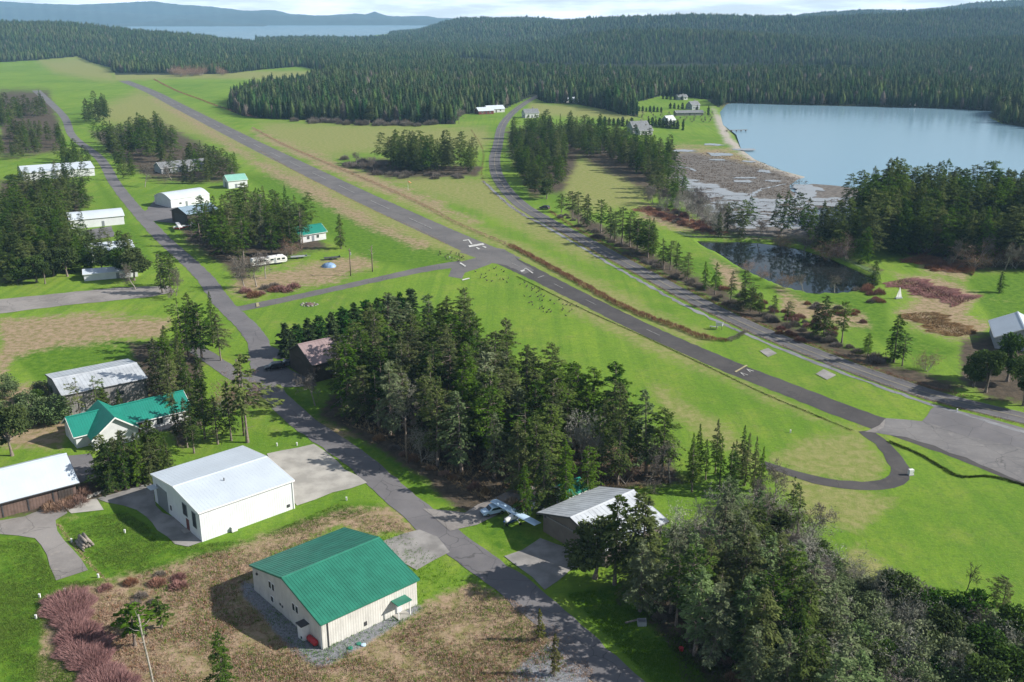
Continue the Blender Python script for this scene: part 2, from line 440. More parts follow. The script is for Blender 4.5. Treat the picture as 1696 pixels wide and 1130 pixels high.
# ------------------------------------------------------------------ ground masks (zones of cover on the one sheet)
ZONES = {
 # faded olive-tan grass
 'dry': [[(232, 150), (330, 190), (420, 235), (520, 285), (600, 325), (700, 372), (790, 418), (770, 430), (705, 408), (600, 365), (500, 305), (420, 255), (330, 225), (260, 215), (180, 205), (150, 185)],
         [(430, 205), (560, 205), (700, 208), (800, 212), (815, 230), (800, 245), (700, 248), (600, 252), (540, 262), (490, 250), (440, 228)],
         [(560, 290), (620, 292), (760, 360), (850, 400), (1000, 470), (1100, 525), (1180, 560), (1150, 572), (1000, 500), (860, 425), (740, 375), (640, 325)],
         [(640, 290), (800, 295), (830, 320), (900, 365), (990, 420), (1000, 440), (900, 400), (800, 350), (700, 320)],
         [(925, 265), (1000, 262), (1085, 290), (1085, 325), (1050, 345), (960, 350), (925, 310)],
         [(880, 170), (1000, 180), (1010, 195), (960, 195), (870, 190)],
         [(60, 100), (140, 98), (185, 115), (190, 135), (140, 130), (90, 120)],
         [(190, 118), (520, 118), (500, 132), (300, 130), (190, 134)],
         [(1270, 760), (1330, 730), (1420, 716), (1470, 770), (1450, 800), (1340, 790)],
         [(1280, 780), (1420, 812), (1480, 830), (1420, 880), (1340, 860)],
         [(1080, 640), (1180, 690), (1240, 740), (1260, 780), (1200, 740), (1110, 690)],
         [(900, 470), (1000, 520), (1200, 615), (1420, 720), (1300, 675), (1100, 590), (950, 520)],
         [(1420, 905), (1540, 985), (1480, 985), (1380, 930)],
         [(990, 175), (1070, 185), (1040, 200), (990, 195)]],
 # brown dead grass and brush floor
 'brown': [[(180, 965), (300, 925), (420, 895), (560, 845), (640, 840), (690, 880), (600, 880), (560, 870), (425, 935), (420, 980), (520, 1080), (560, 1085), (690, 1005), (780, 960), (900, 1020), (1000, 1120), (1100, 1260), (100, 1260), (60, 1140), (75, 1000)],
           [(420, 455), (600, 425), (618, 440), (560, 465), (470, 480), (415, 490), (380, 480), (400, 455)],
           [(1100, 260), (1120, 243), (1190, 245), (1260, 265), (1330, 295), (1300, 320), (1200, 320), (1120, 290)],
           [(1060, 340), (1110, 350), (1200, 375), (1200, 392), (1120, 378), (1060, 360)],
           [(1290, 480), (1340, 500), (1430, 520), (1440, 545), (1390, 540), (1300, 515)],
           [(1480, 455), (1560, 462), (1620, 490), (1600, 520), (1640, 540), (1600, 570), (1520, 540), (1480, 515), (1520, 500)],
           [(1500, 410), (1560, 415), (1600, 440), (1600, 465), (1530, 450)],
           [(1180, 430), (1220, 445), (1230, 480), (1200, 470)],
           [(0, 530), (140, 520), (280, 530), (260, 560), (100, 570), (20, 590), (0, 640)],
           [(420, 215), (560, 272), (640, 300), (800, 370), (700, 340), (560, 290), (430, 228)],
           [(250, 160), (330, 200), (420, 262), (520, 305), (620, 365), (705, 405), (690, 408), (600, 372), (500, 318), (415, 268), (320, 206)],
           [(120, 690), (150, 660), (60, 640), (0, 640), (0, 740), (100, 740)],
           [(505, 690), (560, 705), (600, 720), (560, 730), (500, 705)]],
 # bare soil and needle litter under the groves
 'soil': [[(1185, 158), (1400, 160), (1640, 166), (1700, 175), (1650, 200), (1636, 190), (1560, 184), (1400, 179), (1300, 177), (1212, 174), (1195, 180)],
         [(525, 690), (560, 640), (620, 600), (720, 560), (800, 560), (900, 680), (1000, 730), (1110, 770), (1130, 800), (1000, 815), (900, 810), (900, 840), (830, 850), (760, 850), (700, 790), (620, 740)],
          [(1050, 1000), (1180, 900), (1320, 880), (1420, 955), (1560, 1020), (1696, 1060), (1800, 1300), (1200, 1300), (1110, 1080)],
          [(300, 380), (420, 350), (520, 385), (540, 410), (420, 440), (400, 470), (370, 440), (310, 400)],
          [(840, 215), (960, 210), (1100, 260), (1110, 330), (1060, 310), (960, 260), (930, 320), (880, 325), (845, 260)],
          [(930, 335), (1000, 375), (1100, 430), (1250, 510), (1420, 580), (1500, 610), (1600, 640), (1560, 655), (1400, 596), (1250, 535), (1100, 455), (960, 375)],
          [(600, 262), (800, 275), (790, 292), (640, 296), (590, 280)],
          [(1440, 400), (1500, 330), (1600, 270), (1800, 260), (1800, 440), (1600, 450), (1500, 415)],
          [(1150, 385), (1330, 395), (1460, 450), (1440, 440), (1330, 405), (1200, 392)],
          [(150, 220), (260, 200), (390, 270), (400, 300), (260, 300), (200, 270)],
          [(0, 300), (110, 300), (150, 330), (100, 380), (130, 430), (60, 460), (0, 470)],
          [(215, 570), (330, 560), (340, 700), (300, 740), (260, 700)],
          [(150, 790), (250, 770), (300, 800), (200, 820), (150, 830), (100, 850), (0, 860), (0, 835), (90, 830)],
          [(1590, 560), (1800, 540), (1800, 680), (1640, 660), (1590, 630)],
          [(0, 150), (80, 150), (110, 250), (0, 260)]],
 # tidal mud
 'mud': [[(1100, 255), (1140, 250), (1260, 275), (1330, 300), (1345, 330), (1440, 315), (1500, 322), (1480, 352), (1440, 372), (1330, 396), (1240, 394), (1170, 372), (1120, 330), (1110, 300)], [(1290, 292), (1330, 298), (1420, 308), (1420, 330), (1330, 335), (1295, 318)]],
 # beach shingle
 'beach': [[(1180, 178), (1200, 200), (1210, 225), (1255, 263), (1300, 283), (1355, 290), (1320, 302), (1290, 290), (1240, 265), (1200, 235), (1186, 205)],
           [(1310, 300), (1345, 296), (1430, 306), (1520, 318), (1500, 330), (1420, 322), (1340, 318)]],
 # blue grey gravel
 'gravel': [[(400, 962), (420, 968), (540, 1070), (640, 1024), (690, 1000), (700, 1008), (640, 1045), (575, 1085), (530, 1108), (490, 1085), (440, 1030), (404, 990)],
            [(880, 1085), (935, 1050), (1000, 1095), (960, 1150), (780, 1180), (840, 1120)]],
 # dark winter forest floor
 'forest': [],
 # richest green lawns
 'lush': [[(0, 880), (60, 890), (90, 960), (170, 960), (90, 850), (200, 840), (300, 900), (420, 890), (560, 830), (620, 830), (640, 842), (420, 905), (180, 968), (80, 1000), (60, 1140), (0, 1200)],
          [(20, 590), (120, 560), (200, 560), (280, 600), (260, 660), (200, 640), (60, 630)],
          [(460, 640), (560, 680), (760, 840), (700, 830), (620, 760), (500, 690)],
          [(780, 870), (830, 850), (900, 900), (830, 920)],
          [(930, 980), (1060, 960), (1120, 1080), (1200, 1180), (1080, 1130), (960, 1010)],
          [(150, 285), (190, 330), (240, 400), (260, 440), (200, 420), (180, 340)],
          [(1280, 480), (1420, 485), (1470, 500), (1470, 540), (1600, 580), (1540, 600), (1400, 540), (1300, 500)],
          [(1600, 460), (1800, 440), (1800, 530), (1640, 530)],
          [(1100, 430), (1200, 430), (1290, 480), (1230, 480)],
          [(400, 290), (500, 290), (700, 400), (800, 440), (700, 450), (600, 430), (560, 400), (470, 340)]],
}
CLEAR = [  # openings in the far forest
    [(188, 133), (188, 121), (300, 121), (380, 124), (430, 116), (500, 111), (552, 122), (500, 140), (425, 152), (385, 168), (378, 182), (300, 190), (230, 160)],
    [(855, 200), (890, 168), (950, 176), (1000, 182), (1030, 192), (1060, 196), (1040, 175), (1095, 160), (1110, 158), (1180, 166), (1185, 215), (1000, 230)],
    [(750, 212), (765, 190), (835, 183), (835, 215)],
]
FOREST_EDGE = [(-600, 88), (-200, 96), (0, 104), (60, 102), (130, 99), (185, 112), (190, 124), (300, 124), (380, 122), (430, 116), (500, 110), (550, 122), (500, 140), (425, 152),
               (385, 168), (378, 182), (400, 192), (430, 196), (560, 201), (690, 206), (752, 206), (765, 190), (830, 183), (880, 160), (893, 166), (905, 171), (950, 172), (1000, 181),
               (1030, 190), (1060, 195), (1045, 172), (1095, 159), (1130, 160), (1170, 165), (1190, 178), (1203, 171), (1300, 175), (1400, 177), (1560, 181), (1640, 186), (1660, 205), (1700, 211), (1800, 218), (2100, 224), (2600, 180),
               (2600, 26.5), (-600, 26.5)]
FOREST_PTS_EXTRA = [(1635, 190), (1660, 178), (1720, 176), (1800, 180), (1800, 215), (1690, 206), (1655, 200)]


def build_ground():
    r = np.concatenate([np.array([0.5, 15, 30, 45]), 58 * np.exp(0.0072 * np.arange(0, 790))])
    az = np.concatenate([np.arange(-180, -36, 4.0), np.arange(-36, 36, 0.17), np.arange(36, 180, 4.0)])
    A, RR = np.meshgrid(np.radians(az), r)
    x = (RR * np.sin(A)).ravel(); y = (RR * np.cos(A)).ravel()
    z = terrain(x, y)
    nr, na = len(r), len(az)
    i, j = np.meshgrid(np.arange(nr - 1), np.arange(na), indexing='ij')
    j2 = (j + 1) % na
    Q = np.stack([i * na + j, i * na + j2, (i + 1) * na + j2, (i + 1) * na + j], -1).reshape(-1, 4)[:, ::-1]
    # low swells and tufts of the rough ground nearby
    yy = np.maximum(y, 30)
    px, py = proj(x, yy, 0)
    px = np.where(y < 30, -5000, px)
    masks = {}
    wob = 5 * np.sin(x * 0.13 + 1) * np.sin(y * 0.11) + 4 * np.sin(x * 0.31 + y * 0.23)
    for k, polys in ZONES.items():
        m = np.zeros(len(x))
        for poly in polys:
            P_ = np.array(poly, float)
            soft = 9.0
            bb = (px > P_[:, 0].min() - 20) & (px < P_[:, 0].max() + 20) & (py > P_[:, 1].min() - 20) & (py < P_[:, 1].max() + 20)
            if not bb.any(): continue
            a, b = px[bb], py[bb]
            ins = pip(a, b, poly); dd = polydist(a, b, poly)
            hh = max(4.0, min(14.0, (P_[:, 1].max() - P_[:, 1].min()) * 0.25))
            sd = np.where(ins, dd, -dd)
            m[bb] = np.maximum(m[bb], np.clip(0.5 + sd / (2 * hh), 0, 1))
        masks[k] = m
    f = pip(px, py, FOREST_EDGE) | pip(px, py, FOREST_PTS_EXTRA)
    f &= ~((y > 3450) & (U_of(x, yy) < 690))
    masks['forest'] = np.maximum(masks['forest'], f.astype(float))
    me = npmesh('ground', np.stack([x, y, z], 1), Q)
    me.polygons.foreach_set('use_smooth', np.ones(len(Q), bool))
    for k, m in masks.items():
        a = me.attributes.new('z_' + k, 'FLOAT', 'POINT'); a.data.foreach_set('value', m.astype(np.float32))
    # material
    m, nt, out = new_mat('meadow_ground')
    g = G(nt)
    tc = g.n('ShaderNodeTexCoord').outputs['Object']
    big = g.noise(tc, 0.012, 6, 0.6); mid = g.noise(tc, 0.07, 6, 0.65); fine = g.noise(tc, 0.55, 5, 0.7); grit = g.noise(tc, 3.2, 4, 0.75)
    st = g.n('ShaderNodeMapping'); g.put(st.inputs['Vector'], tc); st.inputs['Rotation'].default_value = (0, 0, R(-27)); st.inputs['Scale'].default_value = (0.35, 0.012, 1)
    mow = g.noise(st.outputs[0], 1.0, 5, 0.6)
    c = g.mix(g.ramp(big, 0.35, 0.65), (0.104, 0.208, 0.014), (0.172, 0.280, 0.024))
    c = g.mix(g.math('MULTIPLY', g.ramp(mid, 0.45, 0.68), 0.55), c, (0.235, 0.285, 0.045))
    c = g.mix(g.math('MULTIPLY', g.ramp(mow, 0.42, 0.66), 0.6), c, (0.078, 0.180, 0.013))
    c = g.mix(g.math('MULTIPLY', g.ramp(fine, 0.42, 0.66), 0.40), c, (0.065, 0.135, 0.022))
    c = g.mix(g.math('MULTIPLY', g.ramp(grit, 0.48, 0.66), 0.6), c, (0.22, 0.29, 0.055))
    c = g.mix(g.math('MULTIPLY', g.ramp(g.noise(tc, 1.6, 5, 0.75), 0.5, 0.64), 0.5), c, (0.055, 0.12, 0.016))

    def zone(c, name, col_a, col_b, w=0.5, sharp=0.16, f=fine, f2=grit):
        k = g.math('ADD', g.attr('z_' + name), g.math('MULTIPLY', g.math('SUBTRACT', mid, 0.5), w))
        k = g.math('ADD', k, g.math('MULTIPLY', g.math('SUBTRACT', f, 0.5), w))
        k = g.ramp(k, 0.5 - sharp, 0.5 + sharp)
        cc = g.mix(g.ramp(f, 0.36, 0.64), col_a, col_b)
        cc = g.mix(g.math('MULTIPLY', g.ramp(f2, 0.5, 0.7), 0.5), cc, tuple(q * 0.5 for q in col_a))
        return g.mix(k, c, cc)
    c = zone(c, 'lush', (0.062, 0.145, 0.010), (0.115, 0.210, 0.016), 0.5, 0.25)
    c = zone(c, 'dry', (0.175, 0.215, 0.050), (0.262, 0.255, 0.100), 1.0, 0.42)
    c = zone(c, 'brown', (0.20, 0.175, 0.075), (0.350, 0.255, 0.175), 1.2, 0.34)
    c = zone(c, 'soil', (0.055, 0.045, 0.033), (0.105, 0.082, 0.058), 1.0, 0.25)
    c = zone(c, 'beach', (0.30, 0.275, 0.245), (0.40, 0.36, 0.32), 0.5, 0.2)
    c = zone(c, 'mud', (0.095, 0.085, 0.076), (0.20, 0.182, 0.165), 0.5, 0.2)
    c = zone(c, 'gravel', (0.15, 0.155, 0.17), (0.27, 0.275, 0.295), 0.6, 0.15, grit, g.noise(tc, 9.0, 3, 0.7))
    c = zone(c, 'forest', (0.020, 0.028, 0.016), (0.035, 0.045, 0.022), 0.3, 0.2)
    b = g.n('ShaderNodeBsdfPrincipled'); g.put(b.inputs['Base Color'], c); b.inputs['Roughness'].default_value = 0.95
    b.inputs['Specular IOR Level'].default_value = 0.15
    bp = g.n('ShaderNodeBump'); bp.inputs['Strength'].default_value = 0.55; bp.inputs['Distance'].default_value = 0.35
    g.put(bp.inputs['Height'], g.math('ADD', fine, g.math('MULTIPLY', grit, 0.5))); g.put(b.inputs['Normal'], bp.outputs[0])
    nt.links.new(b.outputs[0], out.inputs[0])
    me.materials.append(m)
    tag(link('ground', me), 'grassy ground of the airfield rising to wooded hills', kind='structure')


build_ground()

LEVEL = [0.0]


def level():
    LEVEL[0] += 0.004
    return 0.012 + LEVEL[0]


def smooth_path(pts, n=10):
    p = [np.array(q, float) for q in pts]
    p = [2 * p[0] - p[1]] + p + [2 * p[-1] - p[-2]]
    out = []
    for i in range(1, len(p) - 2):
        for k in range(n):
            t = k / n
            out.append(0.5 * ((2 * p[i]) + (p[i + 1] - p[i - 1]) * t + (2 * p[i - 1] - 5 * p[i] + 4 * p[i + 1] - p[i + 2]) * t * t
                              + (3 * p[i] - p[i - 1] - 3 * p[i + 1] + p[i + 2]) * t ** 3))
    out.append(p[-2])
    return np.array(out)


def strip(name, px, width, mat, label=None, kind='structure', n=10, rag=0.12, z=None, ground_pts=False):
    path = smooth_path(px if ground_pts else [at(*q) for q in px], n)
    # resample about every 2.5 m so the edges can be a little ragged
    seg = np.hypot(*np.diff(path, axis=0).T); s = np.concatenate([[0], np.cumsum(seg)])
    m = max(8, min(900, int(s[-1] / 2.0)))
    q = np.linspace(0, s[-1], m)
    path = np.stack([np.interp(q, s, path[:, 0]), np.interp(q, s, path[:, 1])], 1)
    d = np.gradient(path, axis=0); d /= np.linalg.norm(d, axis=1)[:, None]
    nrm = np.stack([-d[:, 1], d[:, 0]], 1)
    w = width if np.isscalar(width) else np.interp(q / s[-1], np.linspace(0, 1, len(width)), width)
    a = path + nrm * (w / 2 + rng.normal(0, rag, m))[:, None]
    b = path - nrm * (w / 2 + rng.normal(0, rag, m))[:, None]
    z = level() if z is None else z
    V = np.concatenate([np.c_[a, np.full(m, z)], np.c_[b, np.full(m, z)]])
    i = np.arange(m - 1)
    Q = np.stack([i, i + 1, m + i + 1, m + i], 1)[:, ::-1]
    o = link(name, npmesh(name, V, Q, mat))
    return tag(o, label, None, None, kind), path


def sheet(name, px, mat, label=None, kind='structure', z=None, rag=0.25):
    g_ = [at(*q) for q in px]
    pts = []
    for i in range(len(g_)):
        a, b = np.array(g_[i]), np.array(g_[(i + 1) % len(g_)])
        n = max(1, int(np.linalg.norm(b - a) / 3))
        for k in range(n):
            p = a + (b - a) * k / n
            if k: p = p + rng.normal(0, rag, 2)
            pts.append(p)
    z = level() if z is None else z
    me = bpy.data.meshes.new(name)
    me.from_pydata([(p[0], p[1], z) for p in pts], [], [tuple(range(len(pts)))])
    if me.polygons[0].normal.z < 0: me.flip_normals()
    me.materials.append(mat)
    return tag(link(name, me), label, None, None, kind)


# ------------------------------------------------------------------ water
def flat(name, pts, z, mat, label):
    me = bpy.data.meshes.new(name); me.from_pydata([(x, y, z) for x, y in pts], [], [tuple(range(len(pts)))])
    if me.polygons[0].normal.z < 0: me.flip_normals()
    me.materials.append(mat)
    return tag(link(name, me), label, None, None, 'structure')


LAKE_Z = -0.5
flat('lake', [(120, 480), (190, 350), (900, 350), (1500, 1030), (180, 1030), (160, 700)], LAKE_Z, M['lake'], 'pale blue tidal bay beyond the marsh')
pc = np.array(POND_G).mean(0)
flat('pond', [tuple(pc + (np.array(p) - pc) * 1.12) for p in POND_G], -0.75, M['pond'], 'dark reflecting pond among bare trees')
flat('sea', [(-4500, 3450), (1500, 3450), (9000, 11500), (-11000, 11500)], -2.2, M['sea'], 'pale blue strait beyond the wooded ridge')


def island(name, ydist, depth, prof, label, ymin=26, treed=0.0):
    U = np.linspace(prof[0][0], prof[-1][0], 220)
    yp = np.interp(U, [p[0] for p in prof], [p[1] for p in prof])
    yp = yp + 0.25 * np.sin(U * 0.21) + 0.2 * np.sin(U * 0.53 + 1) + rng.normal(0, 0.10, len(U))
    top = 80 + (26 - yp) / 1781.0 * ydist
    k = 9
    V = []
    for a in range(k):
        f = a / (k - 1)
        yy = ydist + (f - 0.5) * depth
        hgt = np.sin(np.clip(f * 1.0, 0, 1) * pi) ** 0.7
        x = (U - 848) * cP * yy / 1600.0
        zz = -4 + (top + 4) * hgt * (1 + (0.06 * np.sin(U * 0.3 + a) if 0 < a < k - 1 and a != k // 2 else 0))
        V.append(np.stack([x, np.full_like(x, yy), zz], 1))
    V = np.concatenate(V); n = len(U)
    i, j = np.meshgrid(np.arange(k - 1), np.arange(n - 1), indexing='ij')
    Q = np.stack([i * n + j, i * n + j + 1, (i + 1) * n + j + 1, (i + 1) * n + j], -1).reshape(-1, 4)
    tag(link(name, npmesh(name, V, Q, M['hill'])), label, None, None, 'structure')


M['hill'] = simple('wooded_hillside', (0.028, 0.048, 0.036), 0.95, 0.35, 0.01)
island('hills', 8600, 900, [(180, 40), (230, 38.5), (270, 33), (300, 31.5), (340, 33), (355, 38), (370, 37), (390, 40), (420, 39), (440, 41)], 'low dark wooded islet in the strait')
island('hills', 9500, 900, [(-300, 14), (0, 11.5), (100, 14), (200, 21), (260, 24.5), (290, 25), (350, 23), (430, 22), (480, 26), (540, 28), (620, 29.5), (680, 31), (760, 33), (860, 36)], 'long wooded island behind the strait')
island('hills', 10700, 1000, [(-300, -2), (0, 2), (60, 6), (130, 8), (200, 5), (255, 2), (290, 7), (350, 11), (410, 18), (455, 16.5), (480, 23), (530, 26), (590, 22.5), (605, 24), (620, 19.5), (645, 27), (680, 27), (700, 26), (730, 30), (900, 33)], 'pale blue mountains on the horizon')

# ------------------------------------------------------------------ paved and gravel ground
runway, RWP = strip('runway', [(205, 134), (250, 152), (300, 178), (410, 234), (500, 278), (600, 326), (700, 372), (790, 412), (838, 432)], [13, 13, 13, 13, 13, 13], M['runway'], 'long grey asphalt runway running back to the woods', n=8)
ext, EXP = strip('taxiway', [(830, 428), (880, 452), (1000, 512), (1100, 560), (1220, 612), (1300, 643), (1400, 682), (1480, 710), (1620, 758), (1800, 830)], [10, 8, 7, 7, 7, 7, 7.5, 9], M['taxi'], 'dark narrow asphalt taxiway continuing from the runway end')
sheet('runway_turnaround', [(760, 418), (795, 405), (835, 413), (852, 422), (858, 432), (885, 448), (868, 454), (840, 440), (815, 436), (790, 446), (770, 452), (765, 462), (742, 458), (752, 440), (700, 447), (770, 432), (789, 427)], M['runway'], 'flared asphalt turnaround where taxiway meets runway')
strip('taxiway', [(395, 512), (450, 501), (520, 486), (620, 464), (700, 447), (770, 436)], [5.5, 5.2, 5, 5, 6, 8], M['runway'], 'grey connecting taxiway from the hangar road to the runway')
strip('path', [(1432, 714), (1458, 733), (1482, 760), (1492, 782), (1480, 798), (1450, 805), (1400, 803), (1350, 795), (1300, 780), (1262, 768)], [3.0, 3.2, 3.4, 3.4, 3.0, 2.4], M['taxi'], 'dark looped path curling off the taxiway', n=12)
sheet('apron', [(1443, 716), (1468, 693), (1527, 698), (1553, 672), (1640, 696), (1780, 735), (1800, 850), (1696, 800), (1600, 758), (1500, 724)], M['apron'], 'pale worn asphalt apron beside the taxiway')
sheet('apron_patch', [(1432, 716), (1456, 705), (1466, 694), (1464, 708), (1450, 716)], M['gravel'], 'pale gravel patch at the path mouth')
sheet('apron', [(1527, 698), (1553, 671), (1640, 694), (1760, 728), (1800, 790), (1690, 742), (1600, 722)], M['road'], 'smooth grey apron at the far side of the taxiway')
county, CNP = strip('county_road', [(893, 158), (876, 167), (850, 186), (832, 208), (825, 238), (819, 268), (828, 300), (858, 335), (900, 362), (960, 394), (1050, 443), (1150, 497), (1250, 545), (1370, 594), (1500, 641), (1600, 670), (1820, 722)], 6.6, M['county'], 'two lane county road curving past the fir row')
strip('ditch', [(800, 300), (850, 345), (905, 376), (960, 408), (1050, 460), (1150, 514), (1250, 560), (1370, 608), (1500, 656), (1600, 688), (1800, 745)], 1.3, M['darkgravel'], 'pale gravel ditch beside the county road', rag=0.25)
hroad, HRP = strip('hangar_road', [(60, 150), (103, 190), (120, 225), (165, 262), (190, 303), (217, 338), (262, 388), (300, 423), (337, 458), (370, 503), (404, 536), (425, 562), (432, 590), (438, 625), (455, 655), (500, 698), (589, 760), (634, 800), (740, 890), (868, 985), (967, 1075), (1060, 1160), (1160, 1260)],
      [9, 8, 7, 6.5, 6, 5.5, 5.5, 5.5, 5.5, 5.5, 5.5, 5.5, 5.5, 5.5], M['road'], 'long grey hangar road running from lower right to far left')
strip('side_road', [(322, 575), (345, 592), (390, 622), (440, 650)], 4.5, M['road'], 'short side road joining the hangar road')
sheet('driveway', [(0, 496), (90, 487), (200, 476), (280, 474), (290, 484), (250, 492), (150, 502), (60, 512), (-40, 525), (-40, 505)], M['gravel'], 'wide grey gravel driveway among the left hangars')
sheet('driveway', [(-30, 866), (40, 856), (86, 838), (104, 838), (112, 850), (92, 862), (95, 880), (120, 910), (146, 945), (93, 962), (78, 920), (58, 892), (-30, 884)], M['gravel'], 'grey gravel driveway ending on the near lawn')
sheet('driveway', [(104, 838), (160, 826), (172, 845), (118, 851)], M['pale_concrete'], 'pale concrete strip of driveway beside the lawn')
sheet('driveway', [(160, 826), (250, 800), (258, 838), (335, 898), (312, 906), (290, 902), (226, 845), (205, 838)], M['concrete'], 'concrete apron along the white hangar front')
sheet('driveway', [(442, 752), (520, 736), (608, 800), (492, 838), (470, 800)], M['pale_concrete'], 'pale concrete apron behind the white hangar')
sheet('driveway', [(420, 622), (470, 606), (500, 622), (525, 640), (470, 642), (452, 650), (425, 640)], M['road'], 'asphalt parking apron beside the brown hangar')
sheet('driveway', [(634, 897), (695, 878), (725, 890), (745, 915), (690, 945), (655, 925)], M['concrete'], 'concrete apron of the green roofed hangar')
sheet('driveway', [(835, 922), (895, 892), (960, 914), (1005, 935), (948, 942), (902, 978)], M['concrete'], 'concrete apron in front of the taupe hangar')
sheet('driveway', [(700, 843), (770, 850), (840, 815), (905, 790), (900, 830), (840, 838), (790, 870), (745, 880)], M['gravel'], 'brown gravel track leading under the firs')
sheet('driveway', [(80, 760), (150, 752), (160, 790), (110, 810), (90, 790)], M['road'], 'dark asphalt drive beside the teal roofed house')
sheet('driveway', [(420, 560), (470, 585), (472, 596), (440, 592), (410, 600)], M['road'], 'short driveway from the hangar road to brown hangar')
sheet('driveway', [(268, 318), (250, 340), (235, 358), (250, 366), (300, 372), (310, 352)], M['road'], 'shaded apron of the long white hangar')
sheet('driveway', [(140, 382), (185, 375), (190, 392), (150, 398)], M['road'], 'brown gravel yard between left hangars')
for i, (q, t) in enumerate([([(1258, 582), (1272, 577), (1287, 586), (1272, 592)], 'upper'), ([(1351, 620), (1364, 612), (1385, 622), (1370, 630)], 'lower')]):
    o = sheet('concrete_pad', q, M['concrete'], kind='thing', rag=0.02)
    tag(o, 'small grey concrete pad in the grass, %s' % ('farther from the apron' if i == 0 else 'nearer the apron'), 'concrete pad', 'concrete pads beside the taxiway')
for px in ([(1175, 392), (1180, 394)],):
    pass
strip('dam_path', [(1120, 384), (1150, 393), (1200, 392), (1260, 393), (1310, 400), (1360, 415), (1410, 434), (1455, 455)], 2.6, M['turf'], 'narrow grassy dam along the pond', rag=0.2)

# tidal channels in the marsh
for w, pts in ((10, [(1330, 306), (1335, 320), (1320, 332), (1280, 333), (1225, 326), (1180, 310), (1140, 302)]),
               (3.5, [(1300, 331), (1270, 345), (1240, 350)]), (3, [(1240, 328), (1262, 314), (1300, 305)]), (3, [(1120, 275), (1145, 280), (1150, 284)])):
    strip('tidal_channel', pts, [w, w * 0.8, w * 0.6, w * 0.5], M['mudwater'], 'pale winding tidal channel in the marsh', rag=0.6)
ptsx = []
vs, fs = [], []
for k in range(330):      # the broken pools and rivulets between the marsh tussocks
    for _ in range(50):
        px, py = random.uniform(1105, 1440), random.uniform(285, 378)
        if pip([px], [py], [(1110, 288), (1180, 308), (1250, 332), (1330, 335), (1440, 320), (1430, 355), (1330, 378), (1235, 378), (1170, 340)])[0]: break
    x, y = at(px, py)
    a = random.uniform(1.0, 6.0); b = a * random.uniform(0.25, 1.0)
    n = 9; base = len(vs)
    zz = 0.05 + k * 0.0005
    for q in range(n):
        rr = random.uniform(0.55, 1.2)
        vs.append((x + a * rr * cos(q / n * 2 * pi), y + b * rr * sin(q / n * 2 * pi), zz))
    fs.append(tuple(range(base, base + n)))
for px, py, a, b in [(1232, 248, 7, 6), (1190, 256, 8, 8), (1232, 301, 6, 5), (1265, 284, 4, 6), (1240, 268, 4, 5), (1130, 250, 9, 6), (1182, 240, 7, 6), (1188, 265, 6, 4), (1345, 313, 6, 8), (1235, 295, 7, 3), (1280, 300, 5, 3)]:
    x, y = at(px, py); base = len(vs); n = 14
    for q in range(n):
        rr = random.uniform(0.6, 1.2)
        vs.append((x + a * rr * cos(q / n * 2 * pi), y + b * rr * sin(q / n * 2 * pi), 0.16))
    fs.append(tuple(range(base, base + n)))
me = bpy.data.meshes.new('marsh_pools'); me.from_pydata(vs, [], fs); me.materials.append(M['mudwater'])
tag(link('marsh_pools', me), 'broken pools of tidal water among marsh tussocks', kind='stuff')


# ------------------------------------------------------------------ painted markings
def paint(name, quads, mat, label, cat, group=None):
    z = level()
    me = bpy.data.meshes.new(name); v = []; f = []
    for q in quads:
        f.append(tuple(range(len(v), len(v) + len(q)))); v += [(p[0], p[1], z) for p in q]
    me.from_pydata(v, [], f); me.materials.append(mat)
    for p in me.polygons:
        if p.normal.z < 0: p.flip()
    return tag(link(name, me), label, cat, group)


def pathquad(path, s0, s1, w):
    seg = np.hypot(*np.diff(path, axis=0).T); s = np.concatenate([[0], np.cumsum(seg)])
    a = np.array([np.interp(s0, s, path[:, 0]), np.interp(s0, s, path[:, 1])]); b = np.array([np.interp(s1, s, path[:, 0]), np.interp(s1, s, path[:, 1])])
    d = (b - a) / np.linalg.norm(b - a); n = np.array([-d[1], d[0]]) * w / 2
    return [a - n, b - n, b + n, a + n]


tot = float(np.hypot(*np.diff(RWP, axis=0).T).sum())
def dashes(name, path, spans, w, label):
    r_ = empty(name, (0, 0, 0), 0, label, 'road marking')
    z = level()
    for s0, s1 in spans:
        me = bpy.data.meshes.new('dash'); me.from_pydata([(p[0], p[1], z) for p in pathquad(path, s0, s1, w)], [], [(0, 1, 2, 3)])
        if me.polygons[0].normal.z < 0: me.flip_normals()
        link('dash', me, r_, M['paint_dash'])


dashes('runway_centreline', RWP, [(s, s + 24) for s in np.arange(40, tot - 60, 46)], 0.36, 'dashed white centreline painted down the runway')
dR = (RWP[-12] - RWP[-60]); dR /= np.linalg.norm(dR); nR = np.array([-dR[1], dR[0]])


def mark(px, py, polys, right, fwd):
    o = np.array(at(px, py))
    return [[o + right * a + fwd * b for a, b in q] for q in polys]


fw = -dR; rt = np.array([fw[1], -fw[0]])       # reading direction: landing traffic looking away from the camera
def pxq(name, quads, mat, label, group=None):
    return paint(name, [[np.array(at(*p)) for p in q] for q in quads], mat, label, 'road marking', group)


